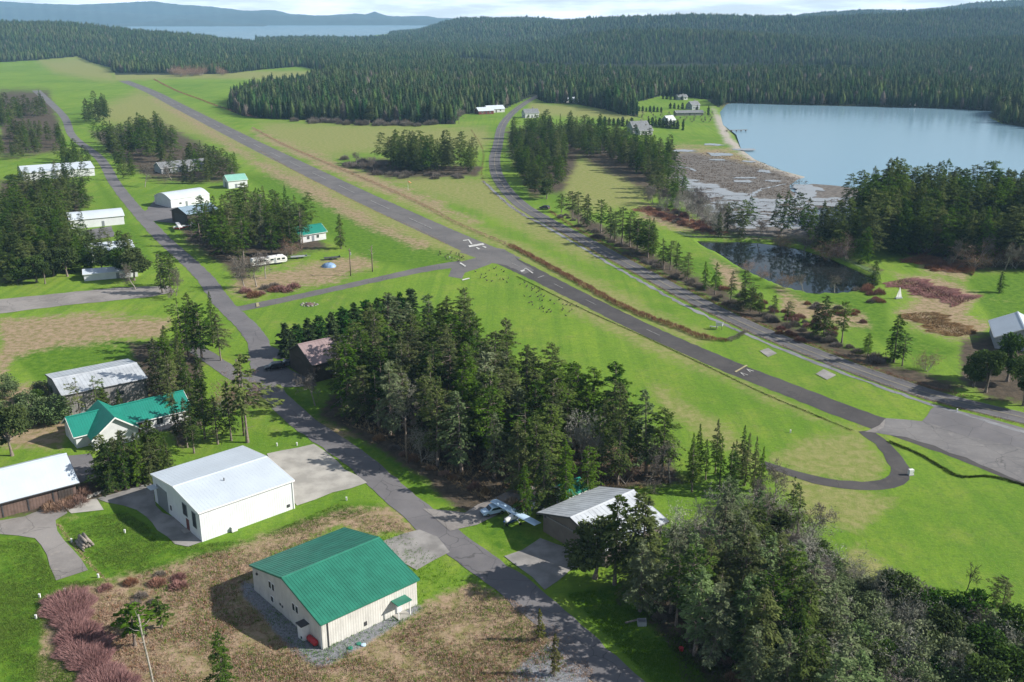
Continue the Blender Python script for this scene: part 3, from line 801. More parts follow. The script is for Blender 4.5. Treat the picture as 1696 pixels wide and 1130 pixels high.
pxq('runway_bar', [[(775.2, 407.6), (777.6, 410.2), (802.6, 405.8), (799.5, 403.4)]], M['paint_line'], 'thick white threshold bar across the runway end')
pxq('runway_numeral', [[(766.4, 398.6), (767.4, 399.8), (775.6, 398.6), (774.6, 397.4)], [(774.6, 397.4), (776.8, 397.2), (782.4, 404.8), (780.0, 405.4)]], M['paint_line'], 'white numeral painted on the runway beyond the bar')
pxq('runway_arrow', [[(787.8, 410.6), (790.0, 410.1), (795.6, 413.0), (792.2, 413.9)]], M['paint_line'], 'short white arrow head below the bar, farther from county road', 'arrow heads by the threshold bar')
pxq('runway_arrow', [[(798.2, 408.4), (800.2, 407.9), (806.2, 410.4), (803.4, 411.3)]], M['paint_line'], 'short white arrow head below the bar, nearer county road', 'arrow heads by the threshold bar')
pxq('taxiway_mark', [[(861.4, 449.4), (866.8, 447.6), (869.6, 449.2), (864.0, 451.2)], [(866.8, 447.6), (870.0, 444.8), (870.9, 445.2), (867.8, 448.2)], [(870.0, 444.8), (871.0, 444.6), (883.6, 453.0), (881.6, 453.6)]], M['paint_line'], 'white painted hook mark on the taxiway by the turnaround')
pxq('taxiway_mark', [[(890, 460.6), (891.4, 461.2), (901.6, 457.6), (900.4, 457.0)]], M['paint_faint'], 'faded crosswise mark on the taxiway beyond the hook')
dashes('taxiway_dashes', EXP, [(a, a + 6) for a in (8, 38, 58, 90)], 0.16, 'faded white dashes along the taxiway')
paint('hold_line', [[np.array(at(*p)) for p in ((1216.5, 616.5), (1235.5, 605.5), (1238.5, 606.3), (1219.5, 617.6))]], M['paint_yellow'], 'yellow hold line across the dark taxiway', 'road marking')
for a, l in (((1231, 620.5), 'small white chevron beside the hold line, on the near lane'), ((1241, 614.5), 'small white chevron beside the hold line, on the far lane')):
    o = np.array(at(*a)); fw2 = np.array([0.44, -0.9]); rt2 = np.array([0.9, 0.44])
    paint('chevron', [[o + rt2 * x + fw2 * y for x, y in q] for q in ([(-0.6, 1.0), (-0.4, 1.0), (0.1, -1.0), (-0.1, -1.0)], [(0.6, 1.0), (0.4, 1.0), (-0.1, -1.0), (0.1, -1.0)])], M['paint_line'], l, 'road marking', 'chevrons beside the hold line')
paint('hold_line', [[np.array(at(*p)) for p in ((761, 437), (763, 435.6), (772, 441.5), (770, 442.6))]], M['paint_line'], 'faded white line across the connecting taxiway', 'road marking')
paint('hold_line', [[np.array(at(*p)) for p in ((765, 464), (777, 461), (778, 462.5), (766, 465.8))]], M['paint_line'], 'white dash at the grass edge beyond the grove', 'road marking')
paint('hold_line', [[np.array(at(*p)) for p in ((424, 503), (428, 502), (430, 508), (425, 509.5))]], M['paint_yellow'], 'pale yellow line where the connecting taxiway meets hangar road', 'road marking')
tc_ = float(np.hypot(*np.diff(CNP, axis=0).T).sum())


def along(path, off, w, s0, s1, step):
    seg = np.hypot(*np.diff(path, axis=0).T); s = np.concatenate([[0], np.cumsum(seg)])
    q = np.arange(s0, s1, step); p = np.stack([np.interp(q, s, path[:, 0]), np.interp(q, s, path[:, 1])], 1)
    d = np.gradient(p, axis=0); d /= np.linalg.norm(d, axis=1)[:, None]; n = np.stack([-d[:, 1], d[:, 0]], 1)
    a = p + n * (off - w / 2); b = p + n * (off + w / 2)
    return [[a[i], a[i + 1], b[i + 1], b[i]] for i in range(len(p) - 1)]


paint('centre_line', along(CNP, 0.12, 0.08, 4, tc_ - 4, 5) + along(CNP, -0.12, 0.08, 4, tc_ - 4, 5), M['paint_yellow'], 'double yellow line along the county road', 'road marking')
paint('edge_line', along(CNP, 2.75, 0.1, 4, tc_ - 4, 5), M['paint_faint'], 'white edge line of the county road, lake side', 'road marking', 'edge lines of the county road')
paint('edge_line', along(CNP, -2.75, 0.1, 4, tc_ - 4, 5), M['paint_faint'], 'white edge line of the county road, runway side', 'road marking', 'edge lines of the county road')


# ------------------------------------------------------------------ vegetation generators
def norm(v): return v / (np.linalg.norm(v, axis=-1, keepdims=True) + 1e-9)


def sprays(c, d, ln, wd, roll=1.0, r=None):
    """diamond leaf sprays: centres, directions, length, width -> verts, quads"""
    r = r or rng
    n = len(c)
    d = norm(d)
    up = norm(np.stack([r.normal(0, roll, n), r.normal(0, roll, n), np.ones(n)], 1))
    sd = norm(np.cross(d, up))
    ln = np.asarray(ln)[:, None]; wd = np.asarray(wd)[:, None]
    V = np.stack([c - d * ln * 0.5, c + sd * wd * 0.5 - d * ln * 0.1, c + d * ln * 0.5, c - sd * wd * 0.5 - d * ln * 0.1], 1).reshape(-1, 3)
    Q = np.arange(4 * n).reshape(n, 4)
    return V, Q


def prisms(a, b, ra, rb, k=3):
    """thin tapered k-sided limbs from a to b"""
    n = len(a); d = norm(b - a)
    u = np.cross(d, np.array([0.31, 0.2, 0.93])); u = norm(u); w = np.cross(d, u)
    V = []
    for p, r_ in ((a, ra), (b, rb)):
        for i in range(k):
            t = 2 * pi * i / k
            V.append(p + (cos(t) * u + sin(t) * w) * np.asarray(r_)[:, None])
    V = np.stack(V, 1)
    Q = np.array([[i, (i + 1) % k, k + (i + 1) % k, k + i] for i in range(k)])
    Q = (np.arange(n)[:, None, None] * 2 * k + Q[None]).reshape(-1, 4)
    return V.reshape(-1, 3), Q


def joinq(parts):
    V, Q, n = [], [], 0
    for v, q in parts:
        V.append(v); Q.append(q + n); n += len(v)
    return np.concatenate(V), np.concatenate(Q)


def tapered(h, r0, r1, bend=0.3, k=7, seed=0):
    g_ = np.random.default_rng(seed)
    m = 7
    t = np.linspace(0, 1, m)
    cx = bend * np.sin(t * 2.1 + g_.uniform(0, 3)) - bend * sin(g_.uniform(0, 1)) * 0; cx -= cx[0]
    cy = bend * np.sin(t * 1.7 + g_.uniform(0, 3)); cy -= cy[0]
    rr = r0 + (r1 - r0) * t; rr[0] *= 1.35
    a = np.stack([cx[:-1], cy[:-1], t[:-1] * h], 1); b = np.stack([cx[1:], cy[1:], t[1:] * h], 1)
    return prisms(a, b, rr[:-1], rr[1:], k)


def fir_mesh(seed, h=17.0, Rr=3.3, cb=0.18, nb=95, gap=0.1, dens=9.0, size=0.85, asym=0.25, shape=0.8, mat='fir', droop=0.28):
    g_ = np.random.default_rng(seed)
    C, D, L, T = [], [], [], []
    la, lb, ra = [], [], []
    az0 = g_.uniform(0, 6.28)
    lump = g_.uniform(0.65, 1.15, 24)
    for i in range(nb):
        t = (i + g_.uniform(0, 1)) / nb
        if g_.random() < gap: continue
        z = h * (cb + (1 - cb) * t)
        az = i * 2.39996 + g_.normal(0, 0.5)
        prof = (1 - t) ** shape * (0.6 + 0.4 * min(1, t / 0.18)) + 0.04
        ll = Rr * prof * g_.uniform(0.5, 1.15) * lump[int(t * 23)] * (1 + asym * cos(az - az0))
        e = R(-14 + 42 * t + g_.normal(0, 8))
        n = max(4, int(4 + ll * dens))
        s_ = g_.uniform(0.15, 1.0, n) ** 0.7
        lat = (1 - s_ * 0.75) * 0.42 * ll * g_.uniform(-1, 1, n)
        o = np.array([cos(az), sin(az), 0]); sd = np.array([-sin(az), cos(az), 0])
        p = o[None] * (ll * s_ * cos(e))[:, None] + sd[None] * lat[:, None]
        p[:, 2] = z + ll * s_ * sin(e) - droop * ll * s_ ** 2 + g_.normal(0, 0.12, n) - np.abs(lat) * 0.2
        d = o[None] * 1.0 + sd[None] * (np.sign(lat) * g_.uniform(0.2, 1.3, n))[:, None]
        d[:, 2] = sin(e) * 0.6 - 0.35 + g_.normal(0, 0.25, n)
        C.append(p); D.append(d)
        L.append(size * g_.uniform(0.6, 1.3, n) * (0.6 + 0.4 * min(1, ll / 1.5)))
        bt = g_.uniform(0, 0.6)
        T.append(np.clip(bt + 0.30 * s_ + g_.normal(0, 0.12, n), 0, 1))  # sprays lighten towards the bough tip: sunlit ends put into the tone
        la.append([0, 0, z]); lb.append([o[0] * ll * 0.8 * cos(e), o[1] * ll * 0.8 * cos(e), z + ll * 0.8 * sin(e) - droop * ll * 0.6]); ra.append(0.03 + 0.012 * ll)
    n = 26  # leader
    zz = g_.uniform(0.93, 1.02, n) * h
    C.append(np.stack([g_.normal(0, 0.12, n), g_.normal(0, 0.12, n), zz], 1)); D.append(np.stack([g_.normal(0, 0.6, n), g_.normal(0, 0.6, n), np.ones(n)], 1))
    L.append(np.full(n, size * 0.7)); T.append(g_.uniform(0.3, 0.9, n))
    C = np.concatenate(C); D = np.concatenate(D); L = np.concatenate(L); T = np.concatenate(T)
    V, Q = sprays(C, D, L, L * g_.uniform(0.32, 0.55, len(L)), 0.5, g_)
    crown = npmesh('fir_crown', V, Q, M[mat], np.repeat(T, 4))
    tv = [tapered(h * 0.97, 0.022 * h * 0.75, 0.03, 0.0, 7, seed)]
    tv.append(prisms(np.array(la), np.array(lb), np.array(ra), np.array(ra) * 0.3, 3))
    for q in range(int(10)):   # dead lower limbs
        z = h * cb * g_.uniform(0.3, 1.1); a = g_.uniform(0, 6.28); l_ = g_.uniform(0.6, 1.8)
        tv.append(prisms(np.array([[0, 0, z]]), np.array([[cos(a) * l_, sin(a) * l_, z - 0.2]]), [0.04], [0.012], 3))
    V, Q = joinq(tv)
    trunk = npmesh('fir_trunk', V, Q, M['bark'])
    return trunk, crown


def leafy_mesh(seed, h=9.0, Rr=4.0, n=3600, cb=0.25, mat='leaf', size=0.5, nblob=16):
    g_ = np.random.default_rng(seed)
    cs = []
    for i in range(nblob):
        a = g_.uniform(0, 6.28); rr = Rr * 0.72 * sqrt(g_.random()); z = h * (cb + (1 - cb) * g_.uniform(0.12, 0.88))
        f = 1 - abs((z / h - cb) / (1 - cb) - 0.4) * 0.9
        cs.append((rr * cos(a) * f, rr * sin(a) * f, z, Rr * g_.uniform(0.28, 0.48)))
    cs = np.array(cs)
    k = g_.integers(0, nblob, n)
    d = norm(g_.normal(0, 1, (n, 3)))
    C = cs[k, :3] + d * (cs[k, 3] * g_.uniform(0.6, 1.05, n))[:, None] * np.array([1, 1, 0.8])
    C[:, 2] = np.maximum(C[:, 2], 0.2)
    D = norm(d + g_.normal(0, 0.8, (n, 3)))
    L = size * g_.uniform(0.6, 1.4, n)
    V, Q = sprays(C, D, L, L * 0.6, 1.0, g_)
    T = np.clip(0.25 + 0.5 * g_.random(nblob)[k] + g_.normal(0, 0.15, n), 0, 1)
    crown = npmesh('leafy_crown', V, Q, M[mat], np.repeat(T, 4))
    tv = [tapered(h * 0.6, 0.03 * h, 0.05, 0.3, 7, seed)]
    m = min(nblob, 12)
    tv.append(prisms(np.tile([[0, 0, h * 0.3]], (m, 1)) + g_.normal(0, 0.1, (m, 3)), cs[:m, :3], np.full(m, 0.012 * h), np.full(m, 0.02), 4))
    V, Q = joinq(tv)
    return npmesh('leafy_trunk', V, Q, M['bark']), crown


def bare_mesh(seed, h=9.0, spread=0.5, twig='twig', bark='palebark', depth=5, stems=1, fine=0.03):
    g_ = np.random.default_rng(seed)
    A, B, RA, RB = [], [], [], []
    TA, TB = [], []

    def grow(p, d, l, r_, lev):
        n = 3 if lev < 2 else 2
        q = p
        for i in range(n):
            d2 = norm(d + g_.normal(0, 0.14, 3) + np.array([0, 0, 0.04]))
            e = q + d2 * l / n
            r0 = r_ * (1 - 0.45 * i / n); r1 = r_ * (1 - 0.45 * (i + 1) / n)
            if lev <= 2: A.append(q); B.append(e); RA.append(r0); RB.append(r1)
            else: TA.append(q); TB.append(e)
            if lev < depth:
                for _ in range(2 if lev < 3 else 3):
                    if lev == 0 and i == 0 and stems == 1: continue
                    dd = norm(d2 * (0.9 - spread * 0.5) + g_.normal(0, spread, 3) + np.array([0, 0, 0.12]))
                    grow(e, dd, l * g_.uniform(0.48, 0.72), r1 * 0.6, lev + 1)
            q, d = e, d2
    for s_ in range(stems):
        d = norm(np.array([g_.normal(0, 0.1 if stems == 1 else 0.45), g_.normal(0, 0.1 if stems == 1 else 0.45), 1.0]))
        grow(np.array([g_.normal(0, 0.25 * (stems > 1)), g_.normal(0, 0.25 * (stems > 1)), 0.0]), d, h * 0.42, 0.02 * h / sqrt(stems), 0)
    A, B = np.array(A), np.array(B)
    V, Q = prisms(A, B, np.array(RA), np.array(RB), 4)
    zmax = max(V[:, 2].max(), 1)
    TA, TB = np.array(TA), np.array(TB)
    if len(TA) > 4200:
        k = g_.permutation(len(TA))[:4200]; TA, TB = TA[k], TB[k]
    c = (TA + TB) / 2; dd = TB - TA; ln = np.linalg.norm(dd, axis=1) * 1.5
    V2, Q2 = sprays(c, dd, ln, np.full(len(ln), fine * 2), 2.0, g_)
    zmax = max(zmax, V2[:, 2].max()); f = h / zmax
    return npmesh('bare_trunk', V * f, Q, M[bark]), npmesh('bare_crown', V2 * f, Q2, M[twig], np.repeat(np.clip(g_.normal(0.5, 0.25, len(ln)), 0, 1), 4))


def shrub_mesh(seed, h=2.2, rad=1.8, n=900, twig='redtwig', wd=0.05):
    g_ = np.random.default_rng(seed)
    a = g_.uniform(0, 6.28, n); rr = rad * np.sqrt(g_.random(n))
    base = np.stack([rr * np.cos(a) * 0.55, rr * np.sin(a) * 0.55, np.zeros(n)], 1)
    lump = 0.75 + 0.25 * np.sin(a * 3 + seed) * np.sin(a * 2 + 1)
    hh = h * np.sqrt(np.clip(1 - (rr / rad) ** 2, 0.05, 1)) * lump * g_.uniform(0.6, 1.1, n)
    tip = np.stack([rr * np.cos(a), rr * np.sin(a), hh], 1)
    d = tip - base
    s0 = g_.uniform(0, 0.5, n)[:, None]
    c0 = base + d * s0; c1 = tip + g_.normal(0, 0.12, (n, 3))
    c1[:, 2] = np.maximum(c1[:, 2], 0.05)
    V, Q = sprays((c0 + c1) / 2, c1 - c0, np.linalg.norm(c1 - c0, axis=1), g_.uniform(0.6, 1.5, n) * wd, 2.0, g_)
    return npmesh('shrub_stems', V, Q, M[twig], np.repeat(np.clip(g_.normal(0.5, 0.28, n), 0, 1), 4))


def low_fir(seed, h=17, Rr=3.0, n=190, size=1.5, shape=0.7, cb=0.1, mat='firfar'):
    """one far-off tree of the wood, a few pixels wide"""
    g_ = np.random.default_rng(seed)
    t = g_.random(n) ** 1.1
    az = g_.uniform(0, 6.28, n)
    lob = 1 + 0.3 * np.sin(az * 2 + t * 9 + seed) * np.sin(t * 14 + seed)
    rr = Rr * ((1 - t) ** shape * (0.6 + 0.4 * np.minimum(1, t / 0.18)) + 0.03) * g_.uniform(0.45, 1.1, n) * lob
    C = np.stack([rr * np.cos(az), rr * np.sin(az), h * (cb + (1 - cb) * t) - rr * 0.2], 1)
    D = np.stack([np.cos(az) + g_.normal(0, 0.5, n), np.sin(az) + g_.normal(0, 0.5, n), -0.25 + g_.normal(0, 0.35, n)], 1)
    L = size * g_.uniform(0.6, 1.2, n) * (1.05 - 0.45 * t)
    V, Q = sprays(C, D, L, L * 0.6, 0.6, g_)
    T = np.repeat(np.clip(0.4 + 0.22 * np.sin(t * 11 + az) + g_.normal(0, 0.22, n), 0, 1), 4)
    k = 6                                                    # the closed inner crown and stem
    ang = np.arange(k) * 2 * pi / k
    rings = [np.stack([np.cos(ang) * 0.25, np.sin(ang) * 0.25, np.zeros(k)], 1)]
    for z in (0.02, 0.25, 0.6, 0.93):
        r_ = ((1 - z) ** shape * 0.62 * min(1, 0.6 + z * 2)) if z < 0.9 else 0.05
        rings.append(np.stack([np.cos(ang) * r_ * Rr * g_.uniform(0.8, 1.2, k), np.sin(ang) * r_ * Rr * g_.uniform(0.8, 1.2, k), np.full(k, (cb + (1 - cb) * z) * h)], 1))
    CV = np.concatenate(rings); nrg = len(rings)
    CQ = np.array([[i * k + j, i * k + (j + 1) % k, (i + 1) * k + (j + 1) % k, (i + 1) * k + j] for i in range(nrg - 1) for j in range(k)])
    V2, Q2 = joinq([(V, Q), (CV, CQ)])
    return npmesh('far_fir', V2, Q2, M[mat], np.concatenate([T, np.full(len(CV), 0.3)]))


# prototypes (meshes are shared by the copies)
FIR = [fir_mesh(11, 17, 4.4, 0.12, 135, 0.05, 14.5, 0.56, shape=0.62), fir_mesh(12, 17, 4.1, 0.20, 115, 0.12, 14.5, 0.56, shape=0.6), fir_mesh(13, 17, 5.0, 0.10, 125, 0.06, 13.775, 0.6, asym=0.35, shape=0.52),
       fir_mesh(14, 17, 3.6, 0.26, 100, 0.16, 14.5, 0.56, asym=0.4, shape=0.62), fir_mesh(15, 17, 4.6, 0.32, 90, 0.18, 14.5, 0.56, asym=0.45, shape=0.48), fir_mesh(16, 17, 3.5, 0.08, 130, 0.04, 15.95, 0.52, shape=0.7)]
RND = [fir_mesh(17, 17, 4.9, 0.24, 105, 0.1, 14.5, 0.56, asym=0.3, shape=0.34, droop=0.15), fir_mesh(18, 17, 4.3, 0.34, 80, 0.2, 14.5, 0.56, asym=0.5, shape=0.36, droop=0.12), fir_mesh(19, 17, 5.2, 0.16, 110, 0.14, 13.05, 0.6, asym=0.4, shape=0.42)]
OPEN = [fir_mesh(23, 17, 4.2, 0.45, 55, 0.25, 13, 0.55, asym=0.5, shape=0.5, droop=0.2)]
GFIR = [fir_mesh(25, 17, 4.6, 0.15, 105, 0.12, 13, 0.58, asym=0.4, shape=0.45, mat='greyleaf'), fir_mesh(26, 17, 4.2, 0.25, 90, 0.15, 13, 0.58, asym=0.4, shape=0.5, mat='greyleaf')]
GR = GFIR[:1] + FIR + RND + OPEN + RND[:2]
PINE = [fir_mesh(21, 12, 3.4, 0.42, 46, 0.25, dens=8, asym=0.5, shape=0.45, droop=0.1), fir_mesh(22, 12, 2.9, 0.30, 52, 0.25, dens=7, asym=0.6, shape=0.5, droop=0.15)]
YEL = [fir_mesh(31, 9, 1.7, 0.12, 80, 0.1, dens=12, size=0.55, mat='yellow', shape=0.7)]
CYP = [fir_mesh(41, 8, 2.6, 0.02, 120, 0.0, dens=11, size=0.75, asym=0.1, shape=0.42, mat='cypress', droop=0.05), fir_mesh(42, 8, 2.8, 0.02, 120, 0.0, dens=11, size=0.75, asym=0.15, shape=0.38, mat='cypress', droop=0.05)]
GREY = [leafy_mesh(53, 9, 4.0, 3800, 0.08, 'greyleaf', 0.42, 20), leafy_mesh(54, 9, 4.4, 4200, 0.06, 'greyleaf', 0.42, 22)]
LEAFY = [leafy_mesh(51), leafy_mesh(52, 9, 4.2, 4200, 0.12)]
LICH = [bare_mesh(64, 9, 0.6, 'lichen', stems=2), bare_mesh(65, 9, 0.55, 'lichen')]
DEAD = bare_mesh(66, 9, 0.45, 'deadwood', 'deadwood', depth=4, fine=0.04)
BARE = [bare_mesh(61, 9, 0.55), bare_mesh(62, 9, 0.5), bare_mesh(63, 8, 0.6, 'tantwig', stems=3)]
SHRUB = [shrub_mesh(71), shrub_mesh(72, 2.0, 2.2, 1000), shrub_mesh(73, 2.0, 1.7, 800, 'tantwig'), shrub_mesh(74, 2.2, 1.8, 900, 'twig')]


def tree(name, pair, px, py, h, h0, label, cat, group, wide=1.0, ground=None, tilt=0.0):
    x, y = ground if ground else at(px, py)
    o = empty(name, (x, y, tz(x, y) - 0.05), random.uniform(0, 6.28), label, cat, group)
    s_ = h / h0
    o.scale = (s_ * wide, s_ * wide, s_)
    if tilt: o.rotation_euler = (random.gauss(0, tilt), random.gauss(0, tilt), o.rotation_euler[2])
    link('trunk', pair[0], o); link('crown', pair[1], o)
    return o


def bush(px, py, h, mesh, h0, label, cat='shrub', group=None, wide=1.0):
    x, y = at(px, py)
    o = link('bare_shrub', mesh)
    o.location = (x, y, tz(x, y) - 0.05); o.rotation_euler = (0, 0, random.uniform(0, 6.28)); s_ = h / h0; o.scale = (s_ * wide, s_ * wide, s_)
    return tag(o, label, cat, group)


TAKEN = []
EXTRA = []       # firs beyond the three hundred largest: they join the one mass of the far wood
NFIR = [0]
ORD = 'first second third fourth fifth sixth seventh eighth ninth tenth eleventh twelfth thirteenth fourteenth fifteenth sixteenth seventeenth eighteenth nineteenth twentieth'.split()
ORD += ['twenty-' + o for o in ORD[:9]] + ['thirtieth'] + ['thirty-' + o for o in ORD[:9]]


def scatter(poly, n, mind=3.0):
    P_ = np.array(poly, float); out = []
    tries = 0
    while len(out) < n and tries < n * 60:
        tries += 1
        px = random.uniform(P_[:, 0].min(), P_[:, 0].max()); py = random.uniform(P_[:, 1].min(), P_[:, 1].max())
        if not pip([px], [py], poly)[0]: continue
        x, y = at(px, py)
        if any((x - a) ** 2 + (y - b) ** 2 < mind * mind for a, b in TAKEN): continue
        TAKEN.append((x, y)); out.append((px, py))
    return out


def grove(desc, poly, n, h, kinds=FIR, name='fir_tree', cat='fir tree', h0=17.0, noun='fir', mind=3.0, wide=(0.85, 1.2), mass=False):
    pts = scatter(poly, n, mind)
    hs = [random.uniform(*h) for _ in pts]
    if mass:
        for p, hh in zip(pts, hs): EXTRA.append((*at(*p), hh))
        return
    lab = ['%s standing among the others in %s' % (noun, desc)] * len(pts)
    used = set()
    for key, txt in ((lambda i: -hs[i], 'tallest %s in %s'), (lambda i: -pts[i][1], 'frontmost %s in %s'), (lambda i: pts[i][1], 'rearmost %s in %s'),
                     (lambda i: pts[i][0], 'leftmost %s in %s'), (lambda i: -pts[i][0], 'rightmost %s in %s'), (lambda i: hs[i], 'shortest %s in %s')):
        for i in sorted(range(len(pts)), key=key):
            if i not in used:
                used.add(i); lab[i] = txt % (noun, desc); break
            break
    for p, hh, l in zip(pts, hs, lab):
        tree(name, random.choice(kinds), p[0], p[1], hh, h0, l, cat, '%ss in %s' % (noun, desc), random.uniform(*wide), tilt=0.02)


def row(desc, pts, h, kinds=FIR, name='fir_tree', cat='fir tree', h0=17.0, noun='fir', wide=(0.85, 1.15)):
    for i, p in enumerate(pts):
        hh = p[2] if len(p) > 2 else random.uniform(*h)
        TAKEN.append(at(p[0], p[1]))
        tree(name, random.choice(kinds), p[0], p[1], hh, h0, '%s %s %s' % (ORD[i], noun, desc), cat, '%ss %s' % (noun, desc), random.uniform(*wide), tilt=0.02)


def single(label, px, py, ytop, kinds=FIR, name='fir_tree', cat='fir tree', h0=17.0, wide=1.0, group=None):
    TAKEN.append(at(px, py))
    return tree(name, random.choice(kinds), px, py, height_for(px, py, ytop), h0, label, cat, group, wide)


# ------------------------------------------------------------------ planting
# roadside fir row along the county road, counted from the parked-car end
row('in the roadside row below the county road bend, counting from the far end',
    [(930, 352, 8), (948, 363), (958, 370, 13), (973, 376), (995, 386), (1012, 395), (1018, 399, 11), (1030, 404), (1043, 409, 13), (1055, 418, 12), (1073, 427, 13), (1082, 424)], (11, 14), GR, wide=(1.1, 1.4))
row('in the sparse roadside row beside the pond, counting from the far end',
    [(1099, 446, 10.5), (1110, 447), (1120, 454, 10.5), (1138, 464, 9), (1168, 481, 9), (1184, 488, 10), (1210, 499, 9), (1232, 509, 11), (1243, 516, 7), (1258, 521, 6.5), (1282, 524, 6), (1304, 534, 6),
     (1350, 554, 8), (1364, 557, 11), (1394, 568, 11), (1437, 590, 6), (1480, 600, 12), (1494, 606, 8)], (9, 11), GR, wide=(1.0, 1.3))
for px, py, yt, l in ((565, 412, 355, 'lone dark fir standing on the grass right of the camper grove'),
                      (410, 733, 590, 'tall thin fir with a bare trunk beside the hangar road'),
                      (265, 668, 560, 'tall pale trunked fir left of the teal roofed house'),
                      (893, 1062, 1008, 'slim young fir on the near verge of the hangar road'),
                      (918, 1120, 1050, 'yellowish young fir beside the blue grey gravel pad'),
                      (372, 1150, 1045, 'small lone fir in the brown brush at the bottom edge'),
                      (652, 700, 610, 'fir at the driveway end of the central grove with open lower trunk')):
    single(l, px, py, yt, YEL if 'yellowish' in l or 'slim' in l else PINE if 'open' in l or 'thin' in l else FIR[:2], h0=9 if ('yellowish' in l or 'slim' in l) else 12 if ('open' in l or 'thin' in l) else 17, wide=1.0)
tree('fir_tree', RND[1], 1655, 1035, 7.5, 17, 'dark leaning evergreen fir at the meadow corner, lower right', 'fir tree', None, 1.2)
# cypress hedge north of the central grove
hp = [(476, 590), (494, 583), (512, 577), (531, 570), (550, 563), (569, 556), (588, 550), (607, 545), (626, 541), (645, 536), (664, 532), (682, 528)]
for i, p in enumerate(hp):
    TAKEN.append(at(*p))
    tree('cypress_tree', CYP[i % 2], p[0], p[1], random.uniform(7, 8.6), 8, '%s cypress in the clipped dark hedge behind the brown hangar, counting from its near end' % ORD[i], 'cypress tree', 'cypresses of the tall hedge', 1.15)
grove('the central grove beside the hangar road', [(560, 640), (600, 605), (690, 575), (770, 568), (850, 640), (950, 695), (1010, 725), (1085, 752), (1115, 790), (1060, 815), (1000, 808), (1000, 785), (920, 775), (900, 820), (850, 835), (840, 800), (770, 795), (700, 770), (625, 722), (565, 690)], 112, (11.5, 17.5), GR, mind=2.9, wide=(0.95, 1.3))
grove('the slim line behind the central grove', [(1135, 790), (1180, 770), (1250, 800), (1260, 835), (1200, 820), (1140, 815)], 12, (8, 11), [FIR[5], FIR[3], FIR[1]], mind=2.2, wide=(0.7, 0.95))
grove('the lower right grove beside the hangar road', [(1030, 1000), (1080, 970), (1180, 960), (1260, 970), (1310, 1010), (1370, 1080), (1400, 1160), (1420, 1250), (1360, 1260), (1260, 1180), (1170, 1100), (1080, 1040)], 38, (9, 14), GFIR * 4 + RND + OPEN + FIR[:3], mind=2.8, wide=(0.9, 1.2))
grove('the mixed trees right of taupe hangar', [(1110, 950), (1170, 880), (1290, 850), (1345, 890), (1330, 970), (1200, 990)], 9, (8, 12), [GFIR[0], GFIR[1], RND[1], RND[0], OPEN[0]], mind=3)
for px, py in scatter([(1120, 940), (1180, 870), (1290, 850), (1345, 890), (1340, 990), (1200, 990)], 20, 2.2):
    tree('bare_tree', random.choice(BARE[:1] + LICH), px, py, random.uniform(6, 10), 9, 'grey leafless tree among the mixed trees right of taupe hangar', 'bare tree', 'leafless trees right of taupe hangar')
for px, py, yt, l in ((1018, 968, 822, 'dark fir in front of the taupe hangar, hiding its roof'), (1062, 985, 818, 'tall fir leaning beside the taupe hangar corner'), (985, 958, 862, 'short dense fir at the taupe hangar door side')):
    single(l, px, py, yt, LEAFY if 'dense' in l else [FIR[4], FIR[2]], h0=9 if 'dense' in l else 17, wide=1.2)
single('fir partly covering the small teal roofed shed', 936, 852, 765, [FIR[0]], wide=1.1)
single('open fir right of the small teal roofed shed', 972, 826, 740, [RND[0]], wide=1.0)
for px, py, yt in ((900, 850, 745), (870, 862, 770), (935, 830, 730)):
    single('fir shading the light aircraft, %s' % ('nearest the taupe roof ridge' if px == 935 else 'middle of three' if px == 900 else 'closest to the wing'), px, py, yt, [FIR[0], FIR[2]])
grove('the clump between white hangar and teal roofed house', [(160, 800), (200, 785), (270, 775), (285, 795), (230, 808), (190, 815)], 15, (7.5, 10.5), [FIR[2], FIR[5], RND[2]], mind=2.0, wide=(1.1, 1.4))
grove('the stand right of the teal roofed house', [(285, 735), (330, 700), (345, 720), (400, 725), (330, 750), (300, 755)], 8, (10, 14), [FIR[1], FIR[3], FIR[4]], mind=2.5)
grove('the stand between grey hangar and side road', [(235, 640), (300, 600), (330, 630), (340, 680), (290, 700), (250, 680)], 10, (10, 14), GR, mind=3)
grove('the roadside clump above the side road', [(290, 570), (345, 555), (385, 575), (370, 600), (300, 600)], 7, (10, 14), GR, mind=3)
grove('the clump left of the hangar road fork', [(240, 470), (290, 465), (300, 490), (270, 500)], 4, (10, 13), GR, mind=3)
grove('the camper grove', [(330, 395), (420, 360), (500, 375), (525, 395), (500, 420), (420, 430), (400, 440), (360, 430)], 38, (11, 16.5), GR, mind=3.2, wide=(1.0, 1.3))
grove('', [(325, 385), (420, 350), (510, 370), (530, 395), (480, 415), (400, 430), (350, 425)], 30, (10, 15), FIR, mass=True, mind=3)
grove('', [(630, 268), (700, 270), (790, 278), (785, 290), (700, 290), (640, 286)], 22, (14, 20), FIR, mind=4, mass=True)
grove('', [(640, 266), (700, 266), (790, 274), (785, 290), (640, 286)], 26, (12, 19), FIR, mass=True, mind=3.5)
grove('the left hangar woods', [(0, 470), (-20, 380), (60, 355), (110, 360), (100, 420), (130, 440), (60, 460)], 26, (11, 16), FIR, mind=4, mass=True)
grove('the left hangar woods', [(0, 340), (130, 330), (150, 345), (110, 370), (0, 400)], 34, (11, 16), FIR, mass=True, mind=4)
grove('', [(0, 440), (0, 400), (100, 400), (130, 430), (140, 445), (60, 462)], 30, (10, 14), FIR, mass=True, mind=4)
grove('', [(110, 425), (190, 410), (215, 425), (200, 440), (140, 445)], 7, (8, 11), FIR, mass=True, mind=3)
grove('', [(100, 290), (135, 280), (150, 320), (120, 325)], 7, (9, 13), FIR, mass=True)
